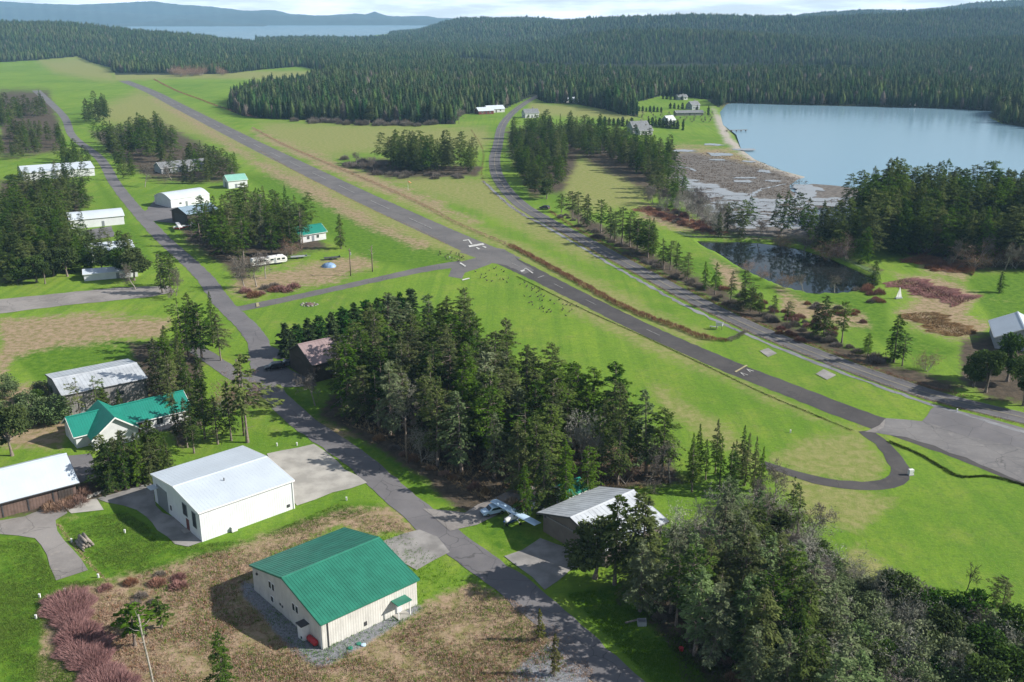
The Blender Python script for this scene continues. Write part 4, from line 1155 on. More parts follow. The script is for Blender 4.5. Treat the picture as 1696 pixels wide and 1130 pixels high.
grove('', [(0, 180), (70, 175), (80, 195), (0, 215)], 26, (12, 17), FIR, mass=True, mind=4)
grove('', [(0, 225), (100, 220), (112, 258), (60, 262), (0, 270)], 40, (9, 13), FIR, mass=True, mind=4)
grove('', [(135, 190), (180, 185), (185, 205), (145, 210)], 16, (14, 20), FIR, mass=True, mind=5)
grove('', [(155, 240), (255, 220), (290, 250), (270, 270), (200, 258)], 42, (12, 18), FIR, mass=True, mind=4.5)
grove('', [(265, 285), (330, 268), (395, 290), (380, 305), (300, 305)], 26, (11, 15), FIR, mass=True, mind=4.5)
grove('', [(845, 225), (905, 215), (940, 260), (935, 285), (915, 330), (880, 322), (850, 275)], 115, (10, 15), FIR, mass=True, mind=3.6)
grove('', [(900, 212), (990, 225), (1110, 265), (1120, 300), (1085, 305), (1040, 280), (950, 258), (900, 240)], 125, (11, 16), FIR, mass=True, mind=4)
for q, n in (([(0, 300), (60, 300), (130, 292), (150, 300), (120, 318), (0, 322)], 7), ([(60, 262), (110, 255), (150, 275), (140, 285), (100, 275)], 14), ([(90, 385), (150, 380), (165, 388), (110, 398)], 3), ([(60, 430), (120, 440), (160, 440), (150, 452), (60, 455)], 12), ([(200, 420), (220, 440), (215, 452), (190, 450)], 4), ([(0, 440), (50, 440), (50, 470), (0, 475)], 9), ([(190, 265), (215, 280), (225, 300), (200, 300)], 8)):
    grove('', q, n, (8, 13), FIR, mass=True, mind=3)
grove('', [(1065, 315), (1120, 300), (1150, 340), (1120, 345), (1080, 335)], 10, (9, 14), [FIR[1]], mass=True, mind=4)
grove('', [(1180, 385), (1280, 380), (1400, 400), (1460, 430), (1440, 440), (1370, 420), (1280, 392)], 24, (12, 17), FIR, mass=True, mind=4)
grove('', [(1030, 402), (1085, 420), (1080, 432), (1045, 415)], 12, (10, 13), FIR, mass=True, mind=2.5)
grove('', [(1225, 508), (1262, 520), (1258, 526), (1225, 514)], 5, (6, 9), FIR, mass=True, mind=2)
grove('the dark wood right of the pond', [(1440, 420), (1500, 400), (1600, 410), (1720, 430), (1720, 450), (1600, 440), (1500, 425)], 16, (17, 23), [FIR[0], FIR[2]], mind=5, mass=True)
grove('', [(1400, 360), (1470, 345), (1560, 350), (1800, 360), (1800, 400), (1500, 395), (1440, 395)], 150, (17, 23), FIR[:3], mass=True, mind=4.2)
grove('', [(1440, 425), (1475, 400), (1560, 415), (1800, 425), (1800, 448), (1600, 436), (1500, 428)], 60, (13, 19), FIR[:3], mass=True, mind=3.5)
grove('', [(1640, 195), (1700, 180), (1760, 185), (1760, 205), (1700, 205)], 16, (8, 12), FIR, mass=True, mind=6)
for px, py, yt, l in ((1190, 393, 352, 'dark fir on the pond dam, leftmost of three'), (1228, 394, 350, 'broad dark fir on the pond dam, middle of three'), (1204, 383, 335, 'slender fir just behind the pond dam'),
                      (1448, 470, 425, 'leaning dark fir at the right end of the pond'), (1655, 485, 450, 'dark ragged fir on the bright lawn right of the pond')):
    single(l, px, py, yt, [FIR[0], FIR[2]])
for px, py, h, l in ((20, 755, 10, 'large leafy evergreen at the left edge beside the barn'), (70, 690, 6, 'small leafy evergreen between barn and grey hangar'), (105, 670, 6, 'round leafy evergreen at the teal roofed house left end'),
                     (1632, 650, 10, 'broad dark evergreen at the right edge, frontmost of four'), (1668, 632, 11, 'broad dark evergreen at the right edge below the pale roof'), (1612, 640, 8, 'small dark evergreen at the county road edge'), (1696, 672, 11, 'dark evergreen cut by the right edge'),
                     (30, 470, 8, 'bright green leafy tree at the left edge above gravel drive'), (75, 470, 7, 'bright green leafy tree left of the tall snag'), (905, 330, 9, 'pale green leafy tree at the fir belt front'),
                     (612, 205, 13, 'pale rounded tree at the front of the far wood'), (1290, 905, 6, 'grey green leafy tree at the meadow edge behind lower right grove')):
    TAKEN.append(at(px, py))
    tree('evergreen_tree', random.choice(LEAFY), px, py, h, 9, l, 'evergreen tree', None, 1.05)
# grey leafless trees standing among the firs of the central grove
for px, py in scatter([(600, 700), (700, 640), (800, 640), (920, 740), (1080, 770), (1100, 800), (900, 790), (800, 800), (680, 760)], 16, 2.0):
    tree('bare_tree', random.choice(LICH + BARE[:1]), px, py, random.uniform(8, 13), 9, 'grey leafless tree mixed into the central grove', 'bare tree', 'leafless trees of the central grove', 0.8)
# the mixed wood filling the lower right corner
CORNER = [(1260, 960), (1340, 930), (1420, 975), (1520, 1020), (1600, 1055), (1700, 1095), (1780, 1180), (1760, 1300), (1500, 1300), (1350, 1230), (1240, 1120)]
for k, (px, py) in enumerate(scatter(CORNER, 115, 1.8)):
    tree('evergreen_tree', random.choice(GREY + LEAFY[:1]), px, py, random.uniform(4.0, 7.5), 9, 'grey green scrub tree in the lower right corner thicket', 'evergreen tree', 'scrub trees of the lower right corner', 1.2)
for k, (px, py) in enumerate(scatter(CORNER, 60, 1.6)):
    tree('bare_tree', random.choice(LICH + LICH + BARE[:2]), px, py, random.uniform(4.5, 8.5), 9, 'grey leafless tree in the lower right corner thicket', 'bare tree', 'leafless trees of the lower right corner', 1.1)
for k, (px, py) in enumerate(scatter([(1620, 1050), (1696, 1085), (1720, 1120), (1640, 1100)], 7, 1.6)):
    tree('bare_tree', LICH[0], px, py, random.uniform(4, 5.5), 9, 'pale lichen covered leafless tree at the right edge corner', 'bare tree', 'pale leafless trees at the right edge corner', 1.3)
for px, py, h, l in ((331, 395, 13, 'fir hiding the right half of the blue roofed hangar'), (318, 398, 11, 'fir in front of the blue roofed hangar door'), (135, 702, 10, 'bushy fir between the grey hangar and teal gable'), (176, 684, 7, 'young fir before the middle of the grey hangar wall'), (162, 690, 9, 'open fir in front of the grey hangar wall'), (200, 688, 6, 'short fir at the grey hangar right corner')):
    TAKEN.append(at(px, py)); tree('fir_tree', OPEN[0] if h > 7 else FIR[5], px, py, h, 17, l, 'fir tree', None, 1.2)
for px, py, h, l in ((95, 700, 7, 'grey green bush tree before the left half of grey hangar'), (55, 705, 8, 'large grey green bush tree above the barn roof'), (30, 700, 6.5, 'grey green bush tree at the left edge below the bare plot'), (75, 660, 5, 'grey green bush tree at the grey hangar left end'), (8, 660, 6, 'grey green bush tree cut by the left edge')):
    TAKEN.append(at(px, py)); tree('evergreen_tree', GREY[0], px, py, h, 9, l, 'evergreen tree', None, 1.3)
for px, py, h, k, l in ((1600, 980, 5.0, 0, 'black dead tree with forked top at the meadow edge'), (1632, 1075, 5.5, 0, 'black dead stick tree leaning in pale scrub')):
    t = tree('dead_tree', DEAD, px, py, h, 9, l, 'dead tree', None, 0.8)
for px, py, h, k, l in ((405, 476, 11, 0, 'broad pale leafless tree at the camper grove corner'), (440, 462, 9, 0, 'pale leafless tree in front of the camper'), (522, 672, 8, 0, 'grey leafless tree at the brown hangar corner'), (375, 690, 8, 2, 'tan leafless tree beside the side road'), (405, 668, 9, 2, 'tan leafless tree at the road junction'), (1110, 800, 9, 0, 'grey leafless tree at the right end of the central grove'),
                        (1070, 805, 8, 1, 'tangled grey leafless tree behind the taupe hangar'), (1035, 800, 7, 2, 'tan leafless tree behind the taupe hangar roof'), (240, 310, 12, 0, 'large grey leafless tree beside the left hangar road'), (285, 300, 9, 1, 'grey leafless tree right of the large one by the left road'),
                        (425, 475, 10, 0, 'pale leafless tree left of the camper'), (475, 425, 8, 2, 'tan leafless tree behind the camper'), (225, 480, 9, 1, 'grey leafless tree at the gravel driveway end'), (292, 490, 10, 1, 'pale leafless tree beside the hangar road fork'),
                        (1105, 340, 8, 0, 'pale leafless tree at the red thicket by the marsh'), (1140, 350, 9, 1, 'tall grey leafless tree before the marsh'), (1165, 355, 9, 0, 'grey leafless tree before the marsh pools'), (1185, 360, 8, 1, 'thin grey leafless tree right of the marsh group'),
                        (1255, 398, 8, 0, 'grey leafless tree on the pond dam'), (1290, 405, 8, 2, 'tan leafless tree on the pond dam'), (1330, 415, 9, 0, 'grey leafless tree behind the pond'), (1370, 425, 9, 2, 'tan leafless tree behind the pond, left of the rosy one'), (1402, 430, 10, 2, 'rosy tan leafless tree behind the pond'),
                        (1450, 400, 10, 0, 'white limbed leafless tree against the dark wood'), (1535, 420, 11, 2, 'pale leafless tree before the dark wood, leftmost pair'), (1570, 420, 12, 0, 'large grey leafless tree before the dark wood'), (1612, 445, 10, 2, 'tan leafless tree left of the right edge lawn'), (1680, 445, 11, 2, 'rosy leafless tree at the right edge below the dark wood'),
                        (1240, 452, 5, 2, 'small tan leafless tree at the near pond bank'), (1262, 462, 5, 2, 'tan leafless tree at the near pond bank, second'), (1300, 478, 6, 2, 'tan leafless tree dipping over the pond'), (1330, 483, 6, 0, 'grey leafless tree at the near pond bank'), (1382, 484, 6, 0, 'white limbed leafless tree at the near pond bank'),
                        (1535, 615, 6, 2, 'tan leafless tree beside the county road near the right edge'), (1280, 840, 8, 0, 'grey leafless tree at the meadow edge'), (1245, 850, 7, 1, 'thin grey leafless tree at the meadow edge'), (1325, 900, 6, 0, 'grey leafless tree at the corner of the meadow'),
                        (620, 285, 9, 0, 'grey leafless tree left of the meadow clump'), (590, 275, 8, 0, 'greyish leafless tree left end of the meadow clump'), (1195, 930, 9, 1, 'grey leafless tree between meadow and lower right grove'), (760, 205, 12, 0, 'grey leafless tree before the far wood edge')):
    TAKEN.append(at(px, py))
    tree('bare_tree', BARE[k], px, py, h, 9 if k < 2 else 8, l, 'bare tree', None, 1.0)
for px, py in scatter([(1065, 335), (1120, 330), (1200, 368), (1230, 385), (1190, 390), (1110, 360)], 24, 2.5):
    tree('bare_tree', random.choice(BARE[:2] + LICH), px, py, random.uniform(7, 11), 9, 'grey leafless tree in the belt before the marsh', 'bare tree', 'leafless trees of the belt before the marsh', 0.9)
for px, py in scatter([(285, 122), (372, 119), (374, 126), (290, 128)], 22, 6):
    tree('bare_tree', BARE[2], px, py, random.uniform(11, 16), 8, 'rosy brown leafless tree at the far field end', 'bare tree', 'leafless trees at the far field end', 1.3)
for px, py in scatter([(1480, 425), (1600, 440), (1720, 455), (1720, 440), (1600, 430)], 12, 4):
    tree('bare_tree', random.choice(BARE), px, py, random.uniform(8, 12), 9, 'greyish leafless tree along the front of the dark wood', 'bare tree', 'leafless trees along the dark wood', 1.1)
for px, py in scatter([(0, 475), (0, 400), (60, 380), (110, 395), (140, 425), (215, 430), (235, 470), (150, 450), (90, 470)], 12, 4):
    tree('evergreen_tree', random.choice(LEAFY + GREY), px, py, random.uniform(7, 11), 9, 'bushy evergreen among the left hangar woods', 'evergreen tree', 'bushy evergreens among the left hangar woods', 1.2)
# reddish brown shrubs
sh = [(600, 690, 2), (560, 680, 2.4), (1085, 350, 2), (1350, 505, 2), (415, 478, 3), (440, 470, 3), (455, 477, 2.5), (310, 860, 2)]
groups = [('below the camper grove', [(395, 480), (470, 470), (500, 480), (420, 492)], 9, 2.4, 0), ('left of the meadow clump', [(560, 262), (640, 275), (640, 292), (585, 285)], 14, 4.0, 3), ('in front of the meadow clump', [(640, 288), (790, 290), (790, 297), (650, 296)], 12, 3.2, 3),
          ('before the marsh', [(1065, 345), (1120, 350), (1200, 378), (1185, 388), (1110, 368)], 44, 2.0, 0), ('right of the pond', [(1330, 500), (1420, 515), (1440, 540), (1370, 530)], 10, 1.8, 0), ('at the pond outlet', [(1410, 478), (1450, 470), (1470, 500), (1445, 508)], 9, 2.2, 0),
          ('under the dark wood', [(1515, 418), (1600, 430), (1600, 450), (1540, 450)], 30, 1.4, 0), ('along the county road verge', [(1290, 545), (1340, 560), (1330, 570), (1280, 555)], 5, 1.6, 0),
          ('under the central grove front', [(600, 715), (700, 770), (790, 810), (880, 850), (860, 838), (760, 800), (690, 768), (620, 722)], 16, 1.6, 2), ('at the county road row foot', [(930, 352), (1010, 392), (1100, 445), (1200, 492), (1300, 533), (1420, 578), (1500, 605), (1496, 614), (1400, 583), (1280, 535), (1190, 500), (1090, 452), (1000, 402), (925, 360)], 55, 1.8, 3), ('among the row beside the pond', [(1180, 470), (1240, 490), (1300, 515), (1380, 545), (1380, 560), (1290, 525), (1220, 500)], 24, 1.7, 0), ('beside the barn', [(60, 830), (130, 815), (150, 830), (80, 850)], 7, 1.9, 2), ('under the lower right grove', [(1080, 1020), (1180, 1100), (1300, 1200), (1340, 1190), (1200, 1060)], 14, 1.4, 2),
          ('in the brush field', [(150, 980), (260, 950), (330, 960), (260, 1010), (180, 1000)], 9, 1.3, 0), ('along the far wood edge', [(400, 198), (560, 203), (700, 207), (760, 204), (700, 211), (560, 207)], 26, 5, 3)]
hb = {0: 2.2, 2: 2.0, 3: 2.2}
for d, poly, n, h, k in groups:
    for px, py in scatter(poly, n, 1.6 if h < 3.5 else 3):
        col = {0: 'reddish brown', 2: 'tan', 3: 'greyish brown'}[k]
        bush(px, py, h * random.uniform(0.75, 1.2), SHRUB[k] if random.random() < 0.8 else SHRUB[3], hb[k], '%s leafless shrub %s' % (col, d), 'shrub', '%s shrubs %s' % (col, d), random.uniform(0.9, 1.4))
# orchard of the farm by the bay
rows_ = [(1050, 1180, 191), (1052, 1178, 195), (1062, 1178, 199), (1095, 1178, 203)]
for r_, (x0, x1, yy) in enumerate(rows_):
    for k, px in enumerate(np.linspace(x0, x1, 10)):
        bush(px, yy, 3.6, BARE[1][1], 9, '%s orchard tree in the %s row of the bayside farm' % (ORD[k], ['rear', 'second', 'third', 'front'][r_]), 'orchard tree', 'bare orchard trees of the bayside farm', 1.3).name = 'orchard_tree'
for k, (a, b, n, h, d) in enumerate((((994, 206), (1046, 210), 8, 6, 'hedge left of the gabled farmhouse'), ((1074, 208), (1122, 214), 9, 6, 'hedge right of the gabled farmhouse'), ((1058, 184), (1095, 186), 7, 4.5, 'hedge below the hillside lawn'), ((1110, 180), (1150, 181), 7, 4.5, 'hedge before the bayside barns'), ((1098, 164), (1130, 166), 6, 5, 'hedge at the top lawn'))):
    for i in range(n):
        px = a[0] + (b[0] - a[0]) * i / (n - 1); py = a[1] + (b[1] - a[1]) * i / (n - 1)
        tree('cypress_tree', CYP[i % 2], px, py, h * random.uniform(0.8, 1.2), 8, '%s dark cypress in the %s' % (ORD[i], d), 'cypress tree', 'cypresses of the ' + d, 1.1)
for px, py, l in ((1154, 190, 'lone dark cypress beside the bayside barns'), (1173, 191, 'lone dark cypress at the beach end of farm lawn'), (1131, 216, 'lone small cypress right of the farm hedge')):
    tree('cypress_tree', CYP[0], px, py, 8, 8, l, 'cypress tree', None, 0.6)


# tall snag pole at the bottom left
x, y = at(262, 1190)
zt = height_for(262, 1190, 1018)
o = empty('snag_tree', (x, y, 0), 0, 'tall broken topped dead trunk rising from the brown brush', 'dead tree')
mb = MB(); top = np.array([at(231, 1018, zt)[0] - x, at(231, 1018, zt)[1] - y, zt])
mb.tube([tuple(top * t + np.array([0.15 * sin(t * 5), 0, 0])) for t in np.linspace(0, 1, 9)], list(np.linspace(0.17, 0.10, 9)), 9)
mb.build('trunk', M['palebark'], o, True)
mb = MB()
for k in range(9):
    f = 1 - 0.035 * k - 0.01; a = k * 2.4; l_ = random.uniform(0.5, 1.5)
    p = top * f
    mb.tube([tuple(p), tuple(p + np.array([cos(a) * l_ * .6, sin(a) * l_ * .6, 0.15])), tuple(p + np.array([cos(a) * l_, sin(a) * l_, 0.5 + 0.2 * (k % 3)]))], [0.05, 0.035, 0.012], 5)
mb.build('limb', M['palebark'], o, True)
tree('pine_tree', PINE[0], 224, 1070, 6.2, 12, 'low spreading pine in the brush behind the dead trunk', 'pine tree', None, 2.0)
tree('pine_tree', PINE[1], 268, 1040, 5.0, 12, 'low dark pine just right of the dead trunk', 'pine tree', None, 1.8)


# thicket hedge at the lower left
def thicket(name, path, width, h, n, mat, label, cat=None, kind=None, wd=0.035, ground_pts=False):
    p = smooth_path([at(*q) for q in path] if not ground_pts else path, 12)
    seg = np.hypot(*np.diff(p, axis=0).T); s_ = np.concatenate([[0], np.cumsum(seg)])
    t = rng.uniform(0, s_[-1], n)
    c = np.stack([np.interp(t, s_, p[:, 0]), np.interp(t, s_, p[:, 1])], 1)
    d = np.gradient(p, axis=0); d /= np.linalg.norm(d, axis=1)[:, None]
    dd = np.stack([np.interp(t, s_, d[:, 0]), np.interp(t, s_, d[:, 1])], 1); nn = np.stack([-dd[:, 1], dd[:, 0]], 1)
    u = rng.uniform(-1, 1, n)
    wmod = 0.8 + 0.25 * np.sin(t * 0.55) + 0.15 * np.sin(t * 1.7 + 2)
    base = c + nn * (u * width * 0.42 * wmod)[:, None]
    hh = h * np.sqrt(1 - 0.85 * u * u) * (0.8 + 0.12 * np.sin(t * 0.8 + 1) + 0.1 * np.sin(t * 2.3 + u * 3)) * rng.uniform(0.55, 1.1, n)
    a = np.c_[base, rng.uniform(0, 0.4, n) * hh]
    b = np.c_[base + nn * (u * width * 0.12)[:, None] + rng.normal(0, 0.22, (n, 2)), hh]
    V, Q = sprays((a + b) / 2, b - a, np.linalg.norm(b - a, axis=1), rng.uniform(0.6, 1.5, n) * wd, 2.5)
    T = np.clip(0.5 + 0.25 * np.sin(t * 0.9) + rng.normal(0, 0.22, n), 0, 1)
    return tag(link(name, npmesh(name, V, Q, M[mat], np.repeat(T, 4))), label, cat, None, kind)


thicket('bramble_hedge', [(108, 988), (118, 1020), (132, 1055), (152, 1095), (178, 1140), (205, 1190)], 7.0, 2.0, 30000, 'redtwig', 'wide reddish leafless hedge at the lower left lawn edge', 'hedge', wd=0.045)
thicket('bramble_hedge', [(846, 408), (880, 426), (920, 448), (970, 475), (1020, 503), (1070, 525), (1120, 543), (1165, 560), (1205, 566)], 3.2, 1.6, 11000, 'redtwig', 'long brown bramble hedge between taxiway and county road', 'hedge', wd=0.07)
thicket('bramble_hedge', [(418, 212), (470, 240), (540, 270), (600, 295), (690, 335), (760, 372), (846, 408)], 2.6, 1.3, 9000, 'dry', 'far brown bramble hedge beside the runway', 'hedge', wd=0.09)
thicket('bramble_hedge', [(255, 132), (290, 150), (330, 165), (370, 180), (425, 196)], 4, 2.0, 4000, 'redtwig', 'distant brown hedge along the field ditch', 'hedge', wd=0.15)
thicket('bramble_hedge', [(1205, 566), (1225, 556), (1235, 550)], 2.2, 1.0, 900, 'twig', 'short brown hedge end beside the white notice box', 'hedge', wd=0.06)
thicket('bramble_patch', [(1490, 466), (1530, 478), (1570, 492), (1605, 500)], 17, 1.1, 9000, 'redtwig', 'low brown bramble patch on the bank right of the pond', 'bramble patch', wd=0.09)
thicket('bramble_patch', [(1515, 428), (1550, 438), (1590, 447), (1615, 450)], 16, 1.4, 7000, 'redtwig', 'dark red bramble patch before the dark wood', 'bramble patch', wd=0.09)
thicket('bramble_patch', [(1520, 520), (1560, 540), (1600, 556)], 14, 0.8, 5000, 'tantwig', 'pale brown bramble patch above the right edge house', 'bramble patch', wd=0.09)
thicket('bramble_patch', [(1062, 346), (1100, 358), (1150, 374), (1195, 388)], 11, 1.2, 9000, 'redtwig', 'long red bramble patch before the marsh', 'bramble patch', wd=0.09)
for k, (pth, w, h, n, m) in enumerate((
        ([(905, 370), (960, 404), (1050, 453), (1150, 507), (1250, 554), (1370, 602), (1500, 650), (1600, 680), (1760, 720)], 1.4, 0.5, 7000, 'dry'),
        ([(910, 350), (960, 382), (1050, 432), (1150, 485), (1250, 533), (1370, 582), (1500, 630), (1600, 658)], 2.2, 0.8, 9000, 'redtwig'),
        ([(780, 215), (800, 250), (800, 300), (850, 345), (905, 380)], 1.6, 0.7, 2600, 'redtwig'),
        ([(855, 458), (960, 510), (1060, 555), (1160, 602), (1260, 650), (1340, 684), (1412, 714)], 0.7, 0.3, 5200, 'weed'),
        ([(1472, 732), (1520, 752), (1560, 775), (1590, 790), (1640, 790), (1700, 805)], 1.0, 0.45, 4200, 'weed'),
        ([(430, 250), (500, 290), (560, 320), (620, 350), (680, 375), (740, 405)], 1.0, 0.4, 3000, 'dry'),
        ([(95, 868), (120, 900), (150, 935), (178, 963)], 0.5, 0.15, 700, 'dry'))):
    thicket('weeds', pth, w, h, n, M and m, 'strip of rough weeds along a ditch edge', kind='stuff', wd=0.06)


def tufts(name, poly, n, h, mat, label, blades=5, wd=0.05, keep=None):
    P_ = np.array(poly, float)
    px = rng.uniform(P_[:, 0].min(), P_[:, 0].max(), n * 3); py = rng.uniform(P_[:, 1].min(), P_[:, 1].max(), n * 3)
    k = pip(px, py, poly)
    px, py = px[k][:n], py[k][:n]
    x, y = at(px, py)
    m = np.sin(x * 0.35 + 1.3 * np.sin(y * 0.3)) * np.sin(y * 0.41 + x * 0.1) + rng.normal(0, 0.5, len(x))
    k = m > -0.25
    x, y, m = x[k], y[k], m[k]
    n = len(x)
    bx = np.repeat(x, blades) + rng.normal(0, 0.16, n * blades); by = np.repeat(y, blades) + rng.normal(0, 0.16, n * blades)
    L = h * rng.uniform(0.5, 1.3, n * blades) * np.repeat(0.75 + 0.3 * np.clip(m, 0, 1), blades)
    d = np.stack([rng.normal(0, 0.55, n * blades), rng.normal(0, 0.55, n * blades), np.ones(n * blades)], 1)
    c = np.stack([bx, by, np.zeros(n * blades)], 1) + norm(d) * (L * 0.45)[:, None]
    V, Q = sprays(c, d, L, rng.uniform(0.7, 1.4, n * blades) * wd, 2.0)
    T = np.repeat(np.clip(0.5 + 0.22 * m + rng.normal(0, 0.18, n), 0, 1), blades)
    return tag(link(name, npmesh(name, V, Q, M[mat], np.repeat(T, 4))), label, None, None, 'stuff')


tufts('dry_grass', [(180, 968), (300, 930), (420, 898), (555, 848), (640, 845), (685, 880), (600, 885), (560, 875), (425, 940), (405, 970), (450, 1040), (520, 1100), (560, 1100), (690, 1030), (780, 965), (880, 1010), (950, 1060), (1000, 1140), (900, 1250), (300, 1250), (180, 1140), (140, 1040), (110, 985)], 30000, 0.34, 'dry', 'dry tan grass and bracken of the rough plot', 6, 0.055)
tufts('dry_grass', [(180, 968), (300, 930), (420, 898), (400, 960), (450, 1040), (520, 1100), (700, 1040), (900, 1060), (1000, 1140), (900, 1250), (300, 1250), (180, 1140), (140, 1040)], 5000, 0.5, 'redtwig', 'reddish dead bracken scattered in the rough plot', 7, 0.05)
tufts('undergrowth', [(560, 700), (640, 730), (760, 810), (850, 850), (1000, 830), (1110, 800), (1100, 760), (900, 690), (780, 620), (620, 640)], 5200, 0.8, 'dry', 'brown winter undergrowth beneath the central grove', 5, 0.06)
tufts('undergrowth', [(1080, 1050), (1150, 980), (1250, 930), (1340, 900), (1450, 960), (1600, 1030), (1720, 1090), (1760, 1250), (1300, 1250), (1180, 1140)], 8000, 0.9, 'weed', 'dark undergrowth beneath the lower right grove', 5, 0.07)
tufts('meadow_grass', [(-10, 890), (60, 900), (95, 965), (175, 960), (95, 860), (210, 850), (300, 905), (420, 893), (560, 835), (640, 842), (420, 905), (180, 965), (80, 990), (130, 1130), (-10, 1140)], 26000, 0.22, 'lawn', 'bright green lawn grass at lower left', 5, 0.06)
tufts('meadow_grass', [(940, 985), (1060, 965), (1130, 1060), (1200, 1180), (1080, 1130), (975, 1020)], 9000, 0.22, 'lawn', 'green verge grass beside the hangar road', 5, 0.06)
tufts('meadow_grass', [(200, 960), (300, 935), (420, 905), (560, 860), (640, 850), (690, 900), (900, 1040), (960, 1130), (700, 1130), (300, 1130)], 9000, 0.4, 'lawn', 'green grass growing through the rough plot', 5, 0.05)
tufts('marsh_grass', [(1110, 262), (1190, 250), (1260, 268), (1340, 300), (1330, 330), (1240, 325), (1150, 300)], 7000, 0.3, 'marsh', 'brown salt marsh grass beside the bay', 4, 0.22)
tufts('marsh_grass', [(1120, 296), (1240, 335), (1340, 335), (1440, 322), (1420, 350), (1330, 375), (1235, 375), (1160, 330)], 5000, 0.3, 'marsh', 'dark salt marsh tussocks among the pools', 4, 0.2)
# ------------------------------------------------------------------ buildings
class Shed:
    """gabled metal building; local x runs along the ridge, the near corner is (-L/2, -W/2)"""
    def __init__(s, name, label, cat, N, ang, L, W, eave, ridge, wall, roof, over=0.35, arch=False, ribs=0.75, ridge_at=0.5, group=None, trim='trim', shed=False):
        s.L, s.W, s.eave, s.ridge = L, W, eave, ridge
        a = R(ang); nx, ny = at(*N)
        cx = nx + cos(a) * L / 2 - sin(a) * W / 2; cy = ny + sin(a) * L / 2 + cos(a) * W / 2
        s.root = empty(name, (cx, cy, tz(cx, cy) if cy > 900 else 0), a, label, cat, group)
        TAKEN.append((cx, cy))
        BUILT.append((cx, cy, max(L, W) * 0.62 + 1.5))
        yr = -W / 2 + W * ridge_at
        th = 0.16
        if arch:
            pr = [(-W / 2 + W * t, eave + (ridge - eave) * sin(pi * t)) for t in np.linspace(0, 1, 17)]
        else:
            pr = [(-W / 2, eave), (yr, ridge), (W / 2, eave)]
        MB().prism([(-W / 2, -0.3)] + pr + [(W / 2, -0.3)], -L / 2, L / 2).build('wall', M[wall], s.root)
        # roof skin
        def ext(i, j):
            (y0, z0), (y1, z1) = pr[i], pr[j]
            f = over / (hypot(y1 - y0, z1 - z0) + 1e-6)
            return (y0 - (y1 - y0) * f, z0 - (z1 - z0) * f)
        pp = [ext(0, 1)] + pr[1:-1] + [ext(-1, -2)]
        low = [(y, z + 0.03) for y, z in pp]; up = [(y, z + 0.03 + th) for y, z in pp]
        rh = 0.012 if roof == 'white_roof' else 0.03
        mb = MB()
        for i in range(len(pp) - 1):
            mb.prism([low[i], low[i + 1], up[i + 1], up[i]][::-1], -L / 2 - over, L / 2 + over)
        if ribs:
            n = int((L + 2 * over) / ribs)
            for k in range(n + 1):
                x = -L / 2 - over + 0.04 + k * (L + 2 * over - 0.08) / n
                for i in range(len(pp) - 1):
                    (y0, z0), (y1, z1) = up[i], up[i + 1]
                    mb.prism([(y0, z0 - 0.02), (y1, z1 - 0.02), (y1, z1 + rh), (y0, z0 + rh)][::-1], x - 0.025, x + 0.025)
        s.roof = mb.build('roof', M[roof], s.root)
        mb = MB()
        if not arch and ribs:
            (yl, zl) = up[len(up) // 2]
            mb.prism([(yl - 0.3, zl - 0.04), (yl, zl + 0.09), (yl + 0.3, zl - 0.04)][::-1], -L / 2 - over - 0.01, L / 2 + over + 0.01)
            mb.build('ridge_cap', M[roof], s.root)
            mb = MB()
        for sx in (-1, 1):          # barge boards
            x = sx * (L / 2 + over + 0.03)
            for i in range(len(pp) - 1):
                (y0, z0), (y1, z1) = low[i], low[i + 1]
                mb.prism([(y0, z0 - 0.1), (y1, z1 - 0.1), (y1, z1 + th + 0.02), (y0, z0 + th + 0.02)], min(x - sx * 0.03, x + sx * 0.03), max(x - sx * 0.03, x + sx * 0.03))
        mb.build('fascia', M[trim], s.root)
        mb = MB()
        for sy, q in ((-1, pp[0]), (1, pp[-1])):
            mb.box((0, q[0] + sy * 0.07, q[1] + 0.05), (L + 2 * over, 0.12, 0.14))
        mb.build('gutter', M[trim], s.root)

    def fbox(s, name, face, u, v, w, h, mat, depth=0.08, off=0.0, parent=None, bevel=0.0):
        sg = 1 if face[1] == '+' else -1
        mb = MB()
        if face[0] == 'x': mb.box((sg * (s.L / 2 + depth / 2 + off), u, v), (depth, w, h))
        else: mb.box((u, sg * (s.W / 2 + depth / 2 + off), v), (w, depth, h))
        return mb.build(name, M[mat], parent or s.root, bevel=bevel)

    def window(s, face, u, v, w=1.0, h=1.2, frame='paint_white', bars=1):
        f = s.fbox('window', face, u, v, w + 0.22, h + 0.22, frame, 0.06)
        if bars == 0:
            s.fbox('pane', face, u, v, w, h, 'glass', 0.03, 0.06, f)
        else:
            for k in (-1, 1): s.fbox('pane', face, u + k * (w / 4 + 0.02), v, w / 2 - 0.04, h, 'glass', 0.03, 0.06, f)
        return f

    def door(s, face, u, w=1.0, h=2.1, mat='door_grey', handle=True, base=0.02):
        d = s.fbox('door', face, u, base + h / 2, w, h, mat, 0.07)
        if handle: s.fbox('handle', face, u + w * 0.38, base + h * 0.48, 0.12, 0.05, 'chrome', 0.06, 0.07, d)
        return d


BUILT = []
